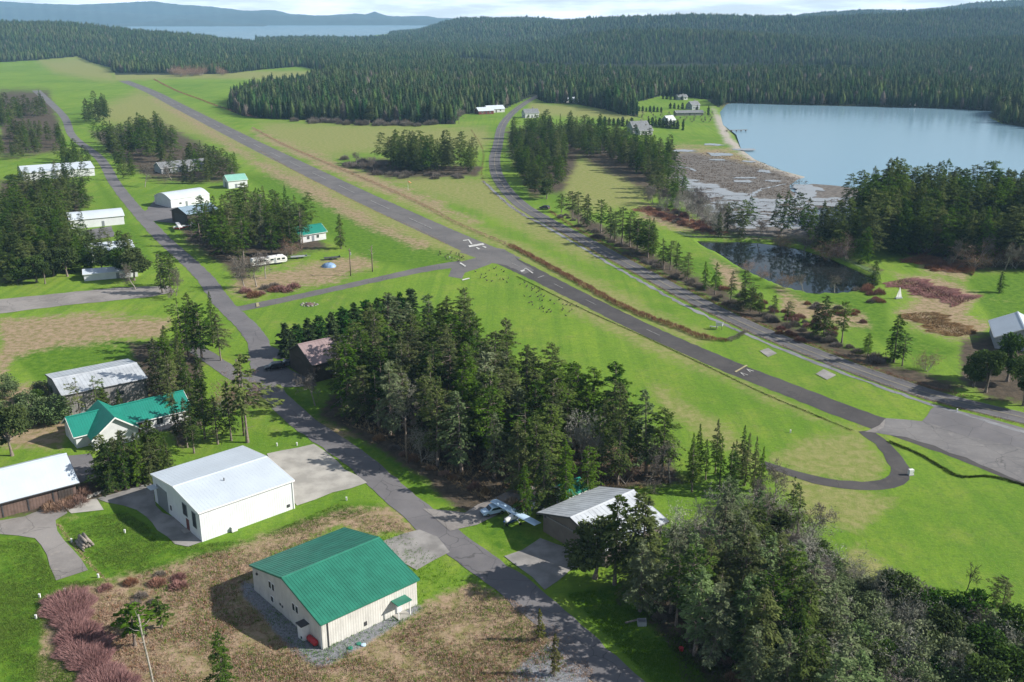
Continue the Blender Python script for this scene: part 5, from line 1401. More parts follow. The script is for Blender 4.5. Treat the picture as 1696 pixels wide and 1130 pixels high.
# white hangar
b = Shed('white_hangar', 'large white metal hangar with pale low gabled roof beside the concrete apron', 'hangar', (335, 898), 42, 16.8, 18.3, 5.2, 6.3, 'white_wall', 'white_roof', 0.2, ribs=0.6, trim='paint_white')
b.door('x-', 5.6, 4.2, 4.0, 'door_grey', False)
b.window('x-', -3.6, 3.6, 1.5, 2.0, 'door_grey'); b.window('x-', -7.0, 3.1, 1.2, 2.6, 'door_grey')
b.door('x-', -6.2 + 2.0, 1.0, 2.1, 'darkred'); b.window('x-', 2.2, 1.6, 0.6, 0.9, 'paint_white', 0)
aw = b.fbox('awning', 'x-', 8.0, 3.4, 1.8, 0.12, 'white_roof', 1.3)
b.fbox('downpipe', 'y-', 8.2, 2.6, 0.12, 5.2, 'paint_white', 0.12); b.fbox('heat_pump', 'y-', -3.0, 0.5, 1.0, 0.9, 'paint_white', 0.5, 0.1, bevel=0.05)
b.fbox('vent', 'y-', 7.2, 0.9, 0.5, 0.5, 'trim', 0.1)
mb = MB(); mb.tube([(-1.0, -3.0, 6.0), (-1.0, -3.0, 6.6)], 0.1, 8); mb.build('roof_vent', M['trim'], b.root)
b.fbox('lower_step', 'x-', -4.2, 0.1, 1.6, 0.2, 'pale_concrete', 1.0)

# green roofed hangar
b = Shed('green_roof_hangar', 'cream metal hangar with bright green gabled roof in the rough plot', 'hangar', (535, 1076), 42, 15.6, 19.0, 4.1, 6.5, 'beige_wall', 'green_roof', 0.3, ribs=0.45, trim='green_roof')
for u in (4.2, 3.3): b.window('x-', u, 3.4, 0.55, 1.0, 'paint_white', 0)
for u in (-2.3, -3.2): b.window('x-', u, 3.0, 0.55, 1.0, 'paint_white', 0)
b.window('x-', 3.9, 1.2, 0.6, 0.8, 'paint_white', 0)
b.fbox('lamp', 'x-', 8.0, 3.4, 0.3, 0.3, 'trim', 0.2); b.fbox('vent', 'x-', 1.6, 1.5, 0.3, 0.3, 'trim', 0.08); b.fbox('vent', 'x-', 1.0, 1.4, 0.3, 0.3, 'trim', 0.08)
cab = b.fbox('utility_closet', 'x-', -5.6, 1.15, 1.3, 2.3, 'paint_white', 1.1)
b.fbox('closet_roof', 'x-', -5.6, 2.36, 1.5, 0.1, 'trim', 1.3, 0, cab); b.fbox('louvre', 'x-', -5.9, 0.5, 0.35, 0.35, 'trim', 0.04, 1.1, cab)
b.fbox('downpipe', 'y-', -6.9, 2.0, 0.14, 4.0, 'trim', 0.12); b.fbox('downpipe', 'x-', -9.3, 2.0, 0.14, 4.0, 'paint_white', 0.12)
cn = b.fbox('porch_canopy', 'y-', 4.5, 2.5, 2.4, 0.14, 'green_roof', 1.7)
for u in (3.5, 5.5): b.fbox('canopy_post', 'y-', u, 1.2, 0.12, 2.4, 'paint_white', 0.12, 1.4, cn)
b.door('y-', 4.5, 1.0, 2.1, 'paint_white'); b.fbox('step', 'y-', 4.5, 0.08, 2.0, 0.16, 'pale_concrete', 1.6)
b.fbox('vent', 'y-', -1.0, 0.9, 0.4, 0.6, 'trim', 0.1); b.fbox('door', 'x+', 0, 1.8, 8, 3.6, 'door_grey', 0.08)
# red tank lying at the wall foot
x, y = at(529, 1071)
o = empty('red_tank', (x - 1.0, y + 0.6, 0), R(132), 'small red cylindrical tank at the cream hangar wall', 'tank')
mb = MB(); mb.tube([(-1.0, 0, 0.55), (-0.9, 0, 0.55), (0.9, 0, 0.55), (1.0, 0, 0.55)], [0.25, 0.42, 0.42, 0.25], 14); mb.build('tank_body', M['red'], o, True)
mb = MB(); mb.box((-0.55, 0, 0.1), (0.1, 0.6, 0.2)); mb.box((0.55, 0, 0.1), (0.1, 0.6, 0.2)); mb.build('cradle', M['trim'], o)
for px, py, l in ((580, 1074, 'nearest the gravel bed edge'), (594, 1067, 'middle of three'), (602, 1069, 'pale bluish and farthest right')):
    x, y = at(px, py); mb = MB(); mb.tube([(0, 0, 0), (0, 0, 0.14), (0, 0, 0.2)], [0.36, 0.36, 0.2], 14)
    o = mb.build('septic_lid', M['green_roof'] if 'pale' not in l else M['pale_blue'], None, False); o.location = (x, y, 0.0)
    tag(o, 'round green plastic lid in the gravel, ' + l, 'lid', 'round lids by the cream hangar')

# teal roofed house with a cross gable
b = Shed('teal_roof_house', 'white house with teal metal cross gabled roof behind the dark firs', 'house', (128, 743), 38, 22.5, 8.0, 2.7, 5.2, 'house_white', 'teal_roof', 0.5, ribs=0.5, trim='paint_white')
mb = MB(); w2 = 4.2; y0, y1 = -4.0 - 3.2, 3.5
mb.prism([(-4.5 - w2, -0.3), (-4.5 - w2, 2.7), (-4.5, 5.9), (-4.5 + w2, 2.7), (-4.5 + w2, -0.3)], y0, y1 - 3.0, 'y'); mb.build('gable_wing', M['house_white'], b.root)
mb = MB()
for sg in (-1, 1):
    xa, xb = -4.5, -4.5 + sg * (w2 + 0.6)
    zb = 2.7 - 0.6 * 3.2 / w2
    mb.prism([(xa, 5.95), (xb, zb + 0.05), (xb, zb + 0.2), (xa, 6.1)], y0 - 0.6, y1, 'y')
    n = 20
    for k in range(n + 1):
        yy = y0 - 0.55 + k * (y1 - y0 + 0.5) / n
        mb.prism([(xa, 6.09), (xb, zb + 0.19), (xb, zb + 0.25), (xa, 6.15)], yy - 0.03, yy + 0.03, 'y')
mb.build('gable_roof', M['teal_roof'], b.root)
mb = MB()
for sg in (-1, 1):
    xa, xb = -4.5, -4.5 + sg * (w2 + 0.6); zb = 2.7 - 0.6 * 3.2 / w2
    mb.prism([(xa, 5.8), (xb, zb - 0.1), (xb, zb + 0.22), (xa, 6.12)], y0 - 0.68, y0 - 0.61, 'y')
mb.build('fascia', M['paint_white'], b.root)
for u in (2.5, 5.0, 8.2): b.window('y-', u, 1.5, 1.3, 1.2)
b.door('y-', 1.0, 1.0, 2.1, 'darkred'); b.fbox('porch_deck', 'y-', 5.5, 0.2, 9, 0.3, 'grey_wall', 2.0)
b.fbox('garage_door', 'x-', 0, 1.1, 3.0, 2.1, 'paint_white', 0.06)

b = Shed('barn', 'brown walled barn with pale blue white metal roof at the left edge', 'barn', (5, 868), 37, 15.5, 13.5, 3.0, 5.6, 'brown_wall', 'white_roof', 0.6, ribs=0.6)
b.root.location.x -= 4.0
for u in (-4, 0, 4): b.fbox('post', 'y-', u, 1.5, 0.2, 3.0, 'trim', 0.1)
b.door('y-', 6, 2.4, 2.4, 'darkbrown_wall')
b = Shed('grey_hangar', 'tall grey metal hangar behind the teal roofed house', 'hangar', (110, 697), 36, 17, 15, 5.6, 6.8, 'grey_wall', 'silver_roof', 0.25, ribs=0.8)
b.door('x-', 0, 9, 4.4, 'grey_wall', False); b.window('y-', 3, 3.6, 1.2, 0.9, 'grey_wall'); b.door('y-', -5, 1.0, 2.1)
b = Shed('brown_hangar', 'dark brown hangar with faded mauve roof beside the black car', 'hangar', (521, 634), 38, 17, 12.5, 4.6, 7.6, 'darkbrown_wall', 'mauve_roof', 0.6, ribs=0.8)
b.door('x-', 0, 8.5, 3.9, 'darkbrown_wall', False); b.window('y-', -3, 1.8, 1.3, 1.2); b.window('y-', 1, 1.8, 1.3, 1.2); b.door('y-', 5, 1.0, 2.1, 'paint_white')
b = Shed('taupe_hangar', 'taupe hangar with weathered silver roof behind the parked aircraft', 'hangar', (1002, 940), 40, 12.8, 14.2, 3.5, 5.7, 'taupe_wall', 'silver_roof', 0.8, ribs=0.9)
b.door('x-', 0, 10.5, 3.0, 'taupe_wall', False); b.fbox('door_track', 'x-', 0, 3.2, 12.5, 0.22, 'grey_wall', 0.16, 0.02); b.fbox('lamp', 'x-', 6.5, 3.0, 0.25, 0.3, 'trim', 0.2)
b.door('y-', 4, 1.0, 2.1, 'paint_white'); b.window('y-', 0, 1.8, 1.2, 1.0)
b = Shed('shed', 'small dark red shed with teal roof behind the taupe hangar', 'shed', (940, 842), 40, 4.6, 4.4, 2.1, 3.3, 'darkred', 'teal_roof', 0.3, ribs=0.6, trim='paint_white')
b.door('x-', 0, 1.2, 2.0, 'paint_white')
b = Shed('white_arch_hangar', 'long white hangar with curved roof beside the far hangar road', 'hangar', (284, 345), 48, 19, 14, 3.7, 5.7, 'white_wall', 'white_roof', 0.1, arch=True, ribs=0, trim='paint_white')
b.door('x-', 0, 10, 3.4, 'white_wall', False); b.window('y-', -5, 1.6, 1.0, 0.8); b.door('y-', -2, 1.0, 2.1)
b = Shed('mint_roof_shed', 'small white shed with pale mint roof on the open grass', 'shed', (379, 313), 34, 9.5, 8, 3.8, 6.0, 'white_wall', 'mint_roof', 0.35, ribs=0.7, trim='paint_white')
b.door('y-', -1, 1.0, 2.1); b.door('x-', 0, 3.2, 2.8, 'door_grey', False); b.fbox('porch_post', 'y-', 4.3, 1.8, 0.15, 3.6, 'paint_white', 0.15, 0.8)
b = Shed('blue_roof_hangar', 'dark walled hangar with blue grey roof half hidden by the camper grove', 'hangar', (312, 374), 46, 14, 13, 4.5, 6.4, 'darkbrown_wall', 'blue_roof', 0.4, ribs=0.8)
b.door('x-', 0, 8.5, 3.8, 'trim', False); b.window('y-', 0, 2, 1.2, 1.0)
b = Shed('grove_house', 'white house with teal roof hidden in the camper grove', 'house', (497, 403), 40, 11, 8, 3.0, 5.2, 'house_white', 'teal_roof', 0.5, ribs=0.6, trim='paint_white')
b.window('y-', -2, 1.6); b.window('y-', 2, 1.6); b.door('y-', 0, 1.0, 2.1)
for N_, l, rf in (((268, 288), 'grey roofed house behind the leafless trees, left one', 'shingle'), ((312, 284), 'grey roofed house behind the leafless trees, right one', 'shingle')):
    b = Shed('house', l, 'house', N_, 40, 14, 10, 3, 5.4, 'house_grey', rf, 0.5, ribs=0, trim='paint_white'); b.window('y-', -3, 1.6, 1.4); b.window('y-', 3, 1.6, 1.4); b.door('y-', 0)
for N_, a, L_, W_, e, r_, l in (((118, 380), 30, 20, 12, 3.6, 5.4, 'white hangar with curved roof among left woods'), ((148, 436), 30, 15, 12, 3.4, 5.2, 'white hangar with pale roof below the brown gravel yard'), ((40, 300), 32, 34, 22, 4, 6, 'very long white roofed hangar at the upper left edge'),
                                 ((30, 425), 30, 12, 9, 3, 4.4, 'small white hangar half hidden at the left edge woods'), ((140, 466), 22, 16, 6, 2.2, 3.0, 'low long white shelter beside the gravel driveway')):
    b = Shed('white_hangar', l, 'hangar', N_, a, L_, W_, e, r_, 'white_wall', 'white_roof', 0.3, arch='curved' in l, ribs=0 if 'curved' in l else 0.9, trim='paint_white')
    b.door('x-', 0, W_ * 0.6, e * 0.8, 'door_grey', False); b.door('y-', 2, 1.0, min(2.1, e * 0.85))
b = Shed('pale_roof_house', 'house with pale blue roof cut by the right edge', 'house', (1735, 586), 70, 14, 12, 3.2, 6.0, 'house_grey', 'white_roof', 0.6, ribs=0.6, trim='paint_white'); b.window('y-', 0, 1.6); b.window('x-', 0, 1.6)
# far farm buildings
for N_, a, L_, W_, e, r_, wl, rf, nm, l in (((793, 190), 25, 14, 9, 3, 5.5, 'darkred', 'white_roof', 'barn', 'dark red barn with white roof at the far wood edge'), ((808, 187), 25, 16, 9, 3, 5.6, 'house_white', 'white_roof', 'house', 'white roofed house beside the far red barn'),
        ((870, 196), 20, 12, 8, 4, 7, 'house_white', 'shingle', 'house', 'white house beside the far bend of the county road'), ((938, 170), 15, 20, 9, 3, 4.6, 'house_white', 'white_roof', 'house', 'low pale house at the top of the brown field'),
        ((1048, 221), 20, 13, 9, 4.2, 8, 'house_grey', 'shingle', 'farmhouse', 'grey gabled farmhouse on the bayside lawn'), ((1060, 224), 20, 10, 8, 3.0, 6, 'house_white', 'shingle', 'farmhouse', 'low wing with white trim in front of the grey farmhouse'), ((1106, 207), 35, 8, 7, 3.5, 6.5, 'house_grey', 'silver_roof', 'barn', 'small grey barn behind the farm hedge'),
        ((1120, 192), 10, 24, 7, 2.5, 4.0, 'grey_wall', 'shingle', 'barn', 'long low grey barn below the orchard hedge'), ((1146, 182), 30, 9, 8, 4, 7.0, 'house_grey', 'shingle', 'house', 'tall gabled house at the bayside farm end'), ((1124, 166), 20, 10, 7, 3, 5, 'house_white', 'shingle', 'house', 'white house at the top of the bayside lawns'),
        ((1060, 156), 20, 13, 8, 3, 5, 'house_white', 'white_roof', 'house', 'white roofed house inside the wood above the farm'), ((1042, 160), 20, 9, 7, 3, 5, 'house_white', 'shingle', 'house', 'white cottage inside the wood above the farm'),
        ((1358, 168), 5, 9, 7, 3, 5, 'house_grey', 'shingle', 'house', 'leftmost house among trees on the far shore'),         ((1440, 169), 5, 9, 7, 3, 5, 'house_grey', 'shingle', 'house', 'middle house among trees on the far shore'), ((1510, 175), 5, 10, 8, 3.4, 5.6, 'house_white', 'white_roof', 'house', 'bright roofed house at the far shore right end')):
    b = Shed(nm, l, nm, N_, a, L_, W_, e, r_, wl, rf, 0.4, ribs=0, trim='paint_white')
    for u in (-L_ / 4, L_ / 4): b.window('y-', u, 1.7, 1.3, 1.3)
    b.door('y-', 0, 1.1, 2.1, 'trim'); b.window('x-', 0, 1.8, 1.3, 1.3)
    if nm in ('house', 'farmhouse'):
        mb = MB(); mb.box((L_ * 0.2, 0.8, r_ + 0.2), (0.8, 0.8, 1.8)); mb.build('chimney', M['rock'], b.root)


# ------------------------------------------------------------------ vehicles and small things
def car(name, px, py, hd, paint, label, s=1.0):
    x, y = at(px, py)
    o = empty(name, (x, y, 0.03), R(hd), label, 'car')
    prof = [(-2.3, 0.42), (-2.35, 0.9), (-2.2, 1.08), (-1.95, 1.68), (-1.6, 1.78), (0.25, 1.76), (0.55, 1.66), (1.15, 1.12), (2.1, 0.98), (2.32, 0.8), (2.35, 0.42)]
    MB().prism(prof, -0.92, 0.92, 'y').build('body', M[paint], o, bevel=0.09)
    g_ = [(-1.85, 1.15), (-1.72, 1.6), (0.22, 1.6), (0.45, 1.52), (0.9, 1.15)]
    MB().prism(g_, -0.935, 0.935, 'y').build('side_window', M['glass'], o)
    MB().add([(0.58, -0.76, 1.64), (0.58, 0.76, 1.64), (1.13, 0.8, 1.17), (1.13, -0.8, 1.17)], [(0, 1, 2, 3)]).build('windscreen', M['glass'], o).location = (0.03, 0, 0.02)
    MB().add([(-2.0, -0.74, 1.6), (-2.0, 0.74, 1.6), (-2.2, 0.8, 1.15), (-2.2, -0.8, 1.15)], [(0, 1, 2, 3)]).build('rear_window', M['glass'], o).location = (-0.04, 0, 0)
    for sx in (-1.42, 1.42):
        for sy in (-0.82, 0.82):
            mb = MB(); mb.tube([(sx, sy - 0.12, 0.36), (sx, sy + 0.12, 0.36)], 0.36, 16); w = mb.build('wheel', M['rubber'], o)
            mb = MB(); mb.tube([(sx, sy - 0.13, 0.36), (sx, sy + 0.13, 0.36)], 0.2, 12); mb.build('rim', M['chrome'], w)
    for sy in (-0.68, 0.68):
        MB().box((2.33, sy, 0.82), (0.08, 0.34, 0.16)).build('headlight', M['lamp'], o); MB().box((-2.34, sy, 0.95), (0.06, 0.26, 0.2)).build('tail_light', M['redlamp'], o)
    for sy in (-1.0, 1.0): MB().box((0.75, sy, 1.18), (0.16, 0.18, 0.13)).build('mirror', M[paint], o)
    MB().box((2.37, 0, 0.55), (0.05, 1.5, 0.16)).build('bumper', M['trim'], o)
    if s != 1.0: o.scale = (s, s, s)
    return o


car('parked_car', 455, 612, 200, 'black_paint', 'black car parked beside the brown hangar')
car('parked_car', 476, 607, 200, 'grey_paint', 'dark grey car half hidden behind the black car', 0.95)
car('car', 902, 347, 148, 'grey_paint', 'dark grey car driving on the county road past the fir belt')
car('parked_car', 846, 851, 205, 'pale_blue', 'pale blue car under the aircraft wing', 0.9).location.x -= 3.0


def airplane(px, py, hd, label, trim='blue_paint', body='paint_white'):
    x, y = at(px, py)
    o = empty('light_aircraft', (x, y, 0.0), R(hd), label, 'aircraft')
    mb = MB(); mb.tube([(2.3, 0, 1.15), (2.1, 0, 1.15), (1.0, 0, 1.2), (0.3, 0, 1.35), (-1.3, 0, 1.35), (-3.2, 0, 1.3), (-5.2, 0, 1.35)], [0.25, 0.42, 0.52, 0.62, 0.55, 0.30, 0.10], 14)
    mb.build('fuselage', M[body], o, True)
    mb = MB(); mb.tube([(1.9, 0, 0.98), (0.8, 0, 0.92), (-1.2, 0, 1.0), (-4.0, 0, 1.2)], [0.42, 0.56, 0.54, 0.24], 14); mb.build('belly_stripe', M[trim], o, True)
    wing = [(0.75, 0.0), (0.55, 0.11), (0.1, 0.13), (-0.75, 0.03), (-0.75, 0.0)]
    MB().prism([(a, b + 2.0) for a, b in wing], -5.5, 5.5, 'y').build('wing', M['pale_blue'] if trim == 'blue_paint' else M[body], o)
    MB().prism([(-4.6, 1.42), (-4.7, 1.5), (-5.4, 1.45), (-5.4, 1.42)], -1.7, 1.7, 'y').build('tailplane', M[body], o)
    MB().prism([(-4.2, 1.4), (-4.9, 2.75), (-5.4, 2.75), (-5.4, 1.35)], -0.05, 0.05, 'y').build('fin', M[body], o)
    for sg in (-1, 1):
        mb = MB(); mb.tube([(0.3, sg * 0.55, 1.0), (0.25, sg * 2.6, 2.0)], 0.05, 6); mb.build('wing_strut', M[body], o)
        mb = MB(); mb.tube([(0.0, sg * 0.4, 0.9), (-0.1, sg * 1.15, 0.3)], 0.06, 6); st_ = mb.build('landing_gear', M[body], o)
        mb = MB(); mb.tube([(-0.1, sg * 1.1, 0.25), (-0.1, sg * 1.27, 0.25)], 0.25, 14); mb.build('wheel', M['rubber'], st_)
    mb = MB(); mb.tube([(1.7, 0, 0.8), (1.75, 0, 0.25)], 0.05, 6); st_ = mb.build('nose_gear', M[body], o)
    mb = MB(); mb.tube([(1.75, -0.08, 0.22), (1.75, 0.08, 0.22)], 0.22, 14); mb.build('wheel', M['rubber'], st_)
    mb = MB(); mb.tube([(2.3, 0, 1.15), (2.5, 0, 1.15), (2.65, 0, 1.15)], [0.2, 0.14, 0.02], 10); pr = mb.build('spinner', M[trim], o, True)
    MB().box((2.42, 0, 1.15), (0.05, 0.16, 1.8)).build('propeller', M['trim'], pr)
    MB().prism([(0.72, 1.62), (0.42, 1.97), (-0.9, 1.97), (-1.1, 1.72)], -0.56, 0.56, 'y').build('cabin_window', M['glass'], o)
    return o


airplane(853, 866, 222, 'white and blue high winged light aircraft parked on the grass by the hangar road')
airplane(297, 381, 205, 'small white light aircraft on the grass beside the blue roofed hangar', 'red')


def camper(px, py, hd, label, L=6.5):
    x, y = at(px, py)
    o = empty('camper_trailer', (x, y, 0), R(hd), label, 'camper')
    MB().prism([(-L / 2, 0.6), (-L / 2, 2.6), (-L / 2 + 0.4, 2.9), (L / 2 - 0.9, 2.9), (L / 2, 2.1), (L / 2, 1.0), (L / 2 - 0.5, 0.6)], -1.2, 1.2, 'y').build('body', M['paint_white'], o, bevel=0.12)
    MB().box((0, 0, 1.2), (L * 0.9, 2.43, 0.12)).build('stripe', M['mauve_roof'], o)
    for u in (-L * 0.3, 0.3, L * 0.3): MB().box((u, 0, 1.9), (1.1, 2.44, 0.6)).build('window', M['glass'], o)
    MB().box((-0.9, -1.215, 1.55), (0.7, 0.05, 1.8)).build('door', M['house_grey'], o)
    for sx in (-0.4, 0.4):
        for sy in (-1.0, 1.0):
            mb = MB(); mb.tube([(sx, sy - 0.1, 0.34), (sx, sy + 0.1, 0.34)], 0.34, 14); mb.build('wheel', M['rubber'], o)
    mb = MB(); mb.tube([(L / 2 - 0.2, 0, 0.6), (L / 2 + 1.2, 0, 0.5)], 0.06, 6); mb.build('tow_bar', M['trim'], o)
    MB().box((0.6, 0, 3.0), (0.9, 0.8, 0.25)).build('air_conditioner', M['paint_white'], o, bevel=0.05)


camper(459, 437, 30, 'white camper trailer with dark windows below the grove'); camper(430, 441, 32, 'weathered white camper behind the leafless trees, left of the other', 5.5)
for px, py, l in ((550, 430, 'dark flatbed trailer on the brown clearing'), (495, 428, 'pale low boat trailer at the edge of the camper grove')):
    x, y = at(px, py)
    o = empty('flatbed_trailer', (x, y, 0), R(20), l, 'trailer')
    m_ = M['trim'] if 'dark' in l else M['house_grey']
    MB().box((0, 0, 0.75), (5.5, 2.0, 0.15)).build('deck', m_, o); MB().box((2.7, 0, 1.0), (0.08, 2.0, 0.4)).build('headboard', m_, o)
    for sy in (-0.95, 0.95):
        mb = MB(); mb.tube([(-0.5, sy - 0.1, 0.36), (-0.5, sy + 0.1, 0.36)], 0.36, 12); mb.build('wheel', M['rubber'], o)
    mb = MB(); mb.tube([(2.7, 0, 0.65), (4.2, 0, 0.5)], 0.06, 6); mb.build('tow_bar', m_, o)
x, y = at(545, 442)
g_ = []; n = 12
for r_, z_ in ((1.9, 0), (1.7, 0.6), (1.1, 1.15), (0.3, 1.5)):
    g_.append([(r_ * 1.25 * cos(k / n * 2 * pi) * (1 + 0.12 * sin(k * 2.3)), r_ * sin(k / n * 2 * pi) * (1 + 0.1 * cos(k * 3.1)), z_) for k in range(n)])
V = np.array(sum(g_, [])); Q = np.array([[i * n + k, i * n + (k + 1) % n, (i + 1) * n + (k + 1) % n, (i + 1) * n + k] for i in range(3) for k in range(n)])
V = np.concatenate([V, [(0, 0, 1.55)] * 1]); Q = np.concatenate([Q, [[36 + k, 36 + (k + 1) % n, 48, 48] for k in range(0)]]) if False else Q
o = link('tarp_covered_pile', npmesh('tarp_covered_pile', V[:48], Q, M['tarp'])); o.location = (x, y, 0); tag(o, 'pile under a pale blue tarp on the brown clearing', 'tarp pile')


def pole(px, py, ytop, label, arm=True, name='utility_pole', limbs=0):
    x, y = at(px, py); h = height_for(px, py, ytop)
    o = empty(name, (x, y, 0), R(30), label, 'utility pole' if arm else 'dead tree')
    mb = MB(); mb.tube([(0, 0, -0.2), (0, 0, h * 0.5), (0, 0, h)], [0.2, 0.17, 0.13], 9); mb.build('pole' if arm else 'trunk', M['pole'], o, True)
    if arm:
        a = MB().box((0, 0, h - 0.7), (0.14, 2.2, 0.16)).build('crossarm', M['pole'], o)
        for u in (-0.95, -0.35, 0.95): mb = MB(); mb.tube([(0, u, h - 0.62), (0, u, h - 0.38)], 0.06, 8); mb.build('insulator', M['chrome'], a)
        mb = MB(); mb.tube([(0.28, 0, h - 2.1), (0.28, 0, h - 1.3)], 0.22, 12); mb.build('transformer', M['house_grey'], o)
    if limbs:
        mb = MB()
        for k in range(limbs):
            z = h * (1 - 0.04 * k); a = k * 2.4; l_ = 0.8 + 0.1 * k
            mb.tube([(0, 0, z), (cos(a) * l_, sin(a) * l_, z + 0.5)], [0.06, 0.015], 5)
        mb.build('limb', M['palebark'], o)


pole(581, 457, 412, 'bare wooden utility pole at the brown clearing corner')
pole(617, 450, 408, 'snag pole with bare twig limbs beside the utility pole', False, 'snag_tree', 12)
pole(674, 768, 690, 'pale bare snag trunk at the front of the central grove', False, 'snag_tree', 5)
pole(404, 722, 595, 'utility pole among the firs at the road junction')

# windsock
x, y = at(676, 315)
o = empty('windsock', (x, y, 0), 0, 'faded orange windsock on a thin white pole in the meadow', 'windsock')
mb = MB(); mb.tube([(0, 0, 0), (0, 0, 4.2)], 0.06, 8); mb.build('pole', M['paint_white'], o)
mb = MB(); mb.tube([(0, 0, 4.1), (0.5, 0, 4.0), (1.6, 0.1, 3.4)], [0.32, 0.28, 0.16], 10); mb.build('sock', M['orange'], o, True)
# white notice box, bench, field box
x, y = at(1191, 546)
o = empty('notice_box', (x, y, 0), R(-25), 'white notice box on posts in the grass beside the county road', 'notice box')
MB().box((0, 0, 1.5), (1.8, 0.5, 0.9)).build('box', M['paint_white'], o)
for u in (-0.7, 0.7): MB().box((u, 0, 0.55), (0.12, 0.12, 1.1)).build('post', M['pole'], o)
MB().prism([(-0.4, 1.98), (0, 2.25), (0.4, 1.98)], -1.0, 1.0).build('roof', M['house_grey'], o)
x, y = at(1182, 544)
o = empty('bench', (x, y, 0), R(-20), 'low pale bench left of the white notice box', 'bench')
MB().box((0, 0, 0.5), (2.2, 0.5, 0.1)).build('seat', M['house_grey'], o)
for u in (-0.8, 0.8): MB().box((u, 0, 0.22), (0.15, 0.4, 0.44)).build('leg', M['pole'], o)
x, y = at(1508, 787)
o = empty('equipment_box', (x, y, 0), R(10), 'small white equipment box beside the looped path', 'box')
MB().box((0, 0, 0.62), (0.9, 0.6, 1.1)).build('cabinet', M['paint_white'], o, bevel=0.04); MB().box((0, 0, 0.06), (1.1, 0.8, 0.14)).build('plinth', M['concrete'], o); MB().box((0.42, -0.31, 0.65), (0.04, 0.04, 0.2)).build('handle', M['chrome'], o)
# sail sculpture on the lawn
x, y = at(1488, 495)
o = empty('sail_sculpture', (x, y, 0), R(20), 'white sail shaped sculpture on the bright lawn right of the pond', 'sculpture')
MB().box((0, 0, 0.25), (2.4, 0.8, 0.4)).build('base', M['house_grey'], o, bevel=0.08)
MB().prism([(-0.1, 0.5), (0.0, 3.6), (0.2, 3.4), (1.1, 0.55)], -0.04, 0.04, 'y').build('sail', M['paint_white'], o); MB().prism([(-0.2, 0.55), (-0.15, 2.8), (-1.0, 0.55)], -0.04, 0.04, 'y').build('sail', M['paint_white'], o)
# pier
x, y = at(1203, 217)
o = empty('pier', (x, y, 0), R(8), 'short dark pier reaching into the bay from the beach', 'pier')
MB().box((7.5, 0, 0.5), (17, 1.6, 0.2)).build('deck', M['pole'], o)
for k in range(5): MB().box((k * 3.6 + 0.4, 0, -0.5), (0.25, 1.4, 1.8)).build('pile', M['pole'], o)
# rock ring
x, y = at(512, 505)
o = empty('rock_garden', (x, y, 0), 0, 'small ring of rocks with brown soil on the grass', 'rock garden')


def rock(mb, c, r_, seed):
    g_ = random.Random(seed); n = 7; base = len(mb.v)
    for z, s_ in ((0, 1.0), (0.5, 0.95), (0.9, 0.5)):
        for k in range(n):
            a = k / n * 2 * pi; q = r_ * s_ * g_.uniform(0.75, 1.2)
            mb.v.append((c[0] + q * cos(a), c[1] + q * sin(a), c[2] + r_ * z * g_.uniform(0.85, 1.1)))
    for i in range(2):
        for k in range(n): mb.f.append((base + i * n + k, base + i * n + (k + 1) % n, base + (i + 1) * n + (k + 1) % n, base + (i + 1) * n + k))
    mb.f.append(tuple(base + 2 * n + k for k in range(n)))


for k in range(12):
    mb = MB(); rock(mb, (2.3 * cos(k / 12 * 2 * pi), 1.8 * sin(k / 12 * 2 * pi), -0.05), random.uniform(0.3, 0.5), k); mb.build('rock', M['rock'], o)
mb = MB(); rock(mb, (0, 0, -0.2), 1.6, 77); mb.build('soil_mound', M['brown_wall'], o).scale = (1, 1, 0.4)
# logs piled on the near lawn
x, y = at(141, 902)
for k in range(9):
    u, v = [(-0.75, 0), (-0.25, 0), (0.25, 0), (0.75, 0), (-0.5, 0.42), (0, 0.42), (0.5, 0.42), (-0.2, 0.84), (0.3, 0.84)][k]
    mb = MB(); l_ = random.uniform(2.4, 3.2); mb.tube([(-l_ / 2, 0, 0), (0, 0, 0.05), (l_ / 2, 0, 0)], [0.27, 0.25, 0.22], 10)
    o = mb.build('log', M['log'], None, True); o.rotation_euler = (0, 0, R(-48 + random.uniform(-4, 4))); ca, sa = cos(R(-48)), sin(R(-48))
    o.location = (x - sa * u, y + ca * u, 0.25 + v)
    tag(o, 'weathered grey log stacked in the pile on the near lawn', 'log', 'logs piled on the near lawn')
mb = MB(); mb.tube([(-1.6, 0, 0.1), (1.6, 0, 0.1)], 0.09, 8); o = mb.build('log', M['log']); xx, yy = at(133, 908); o.location = (xx, yy, 0); o.rotation_euler = (0, 0, R(-45)); tag(o, 'thin pale pole lying beside the log pile', 'log')
# white marker posts on the lawns
for i, (px, py, l) in enumerate([(66, 990, 'by the top of the reddish hedge'), (60, 1025, 'beside the reddish hedge middle'), (108, 981, 'at the upper corner of the reddish hedge'), (163, 957, 'below the driveway end'), (207, 883, 'on the lawn left of white hangar'), (119, 898, 'beside the log pile'),
                                 (459, 739, 'left of the road verge behind white hangar'), (492, 738, 'by the concrete apron corner'), (574, 829, 'on the grass below the pale apron'), (1309, 717, 'in the meadow inside the looped path'), (745, 428, 'near the geese by the runway end'), (1585, 682, 'beside the apron corner')]):
    x, y = at(px, py); mb = MB(); mb.box((0, 0, 0.3), (0.22, 0.22, 0.6)); mb.prism([(-0.13, 0.6), (0, 0.72), (0.13, 0.6)], -0.13, 0.13)
    o = mb.build('marker_post', M['paint_white']); o.location = (x, y, 0); tag(o, 'short white marker post ' + l, 'marker post')
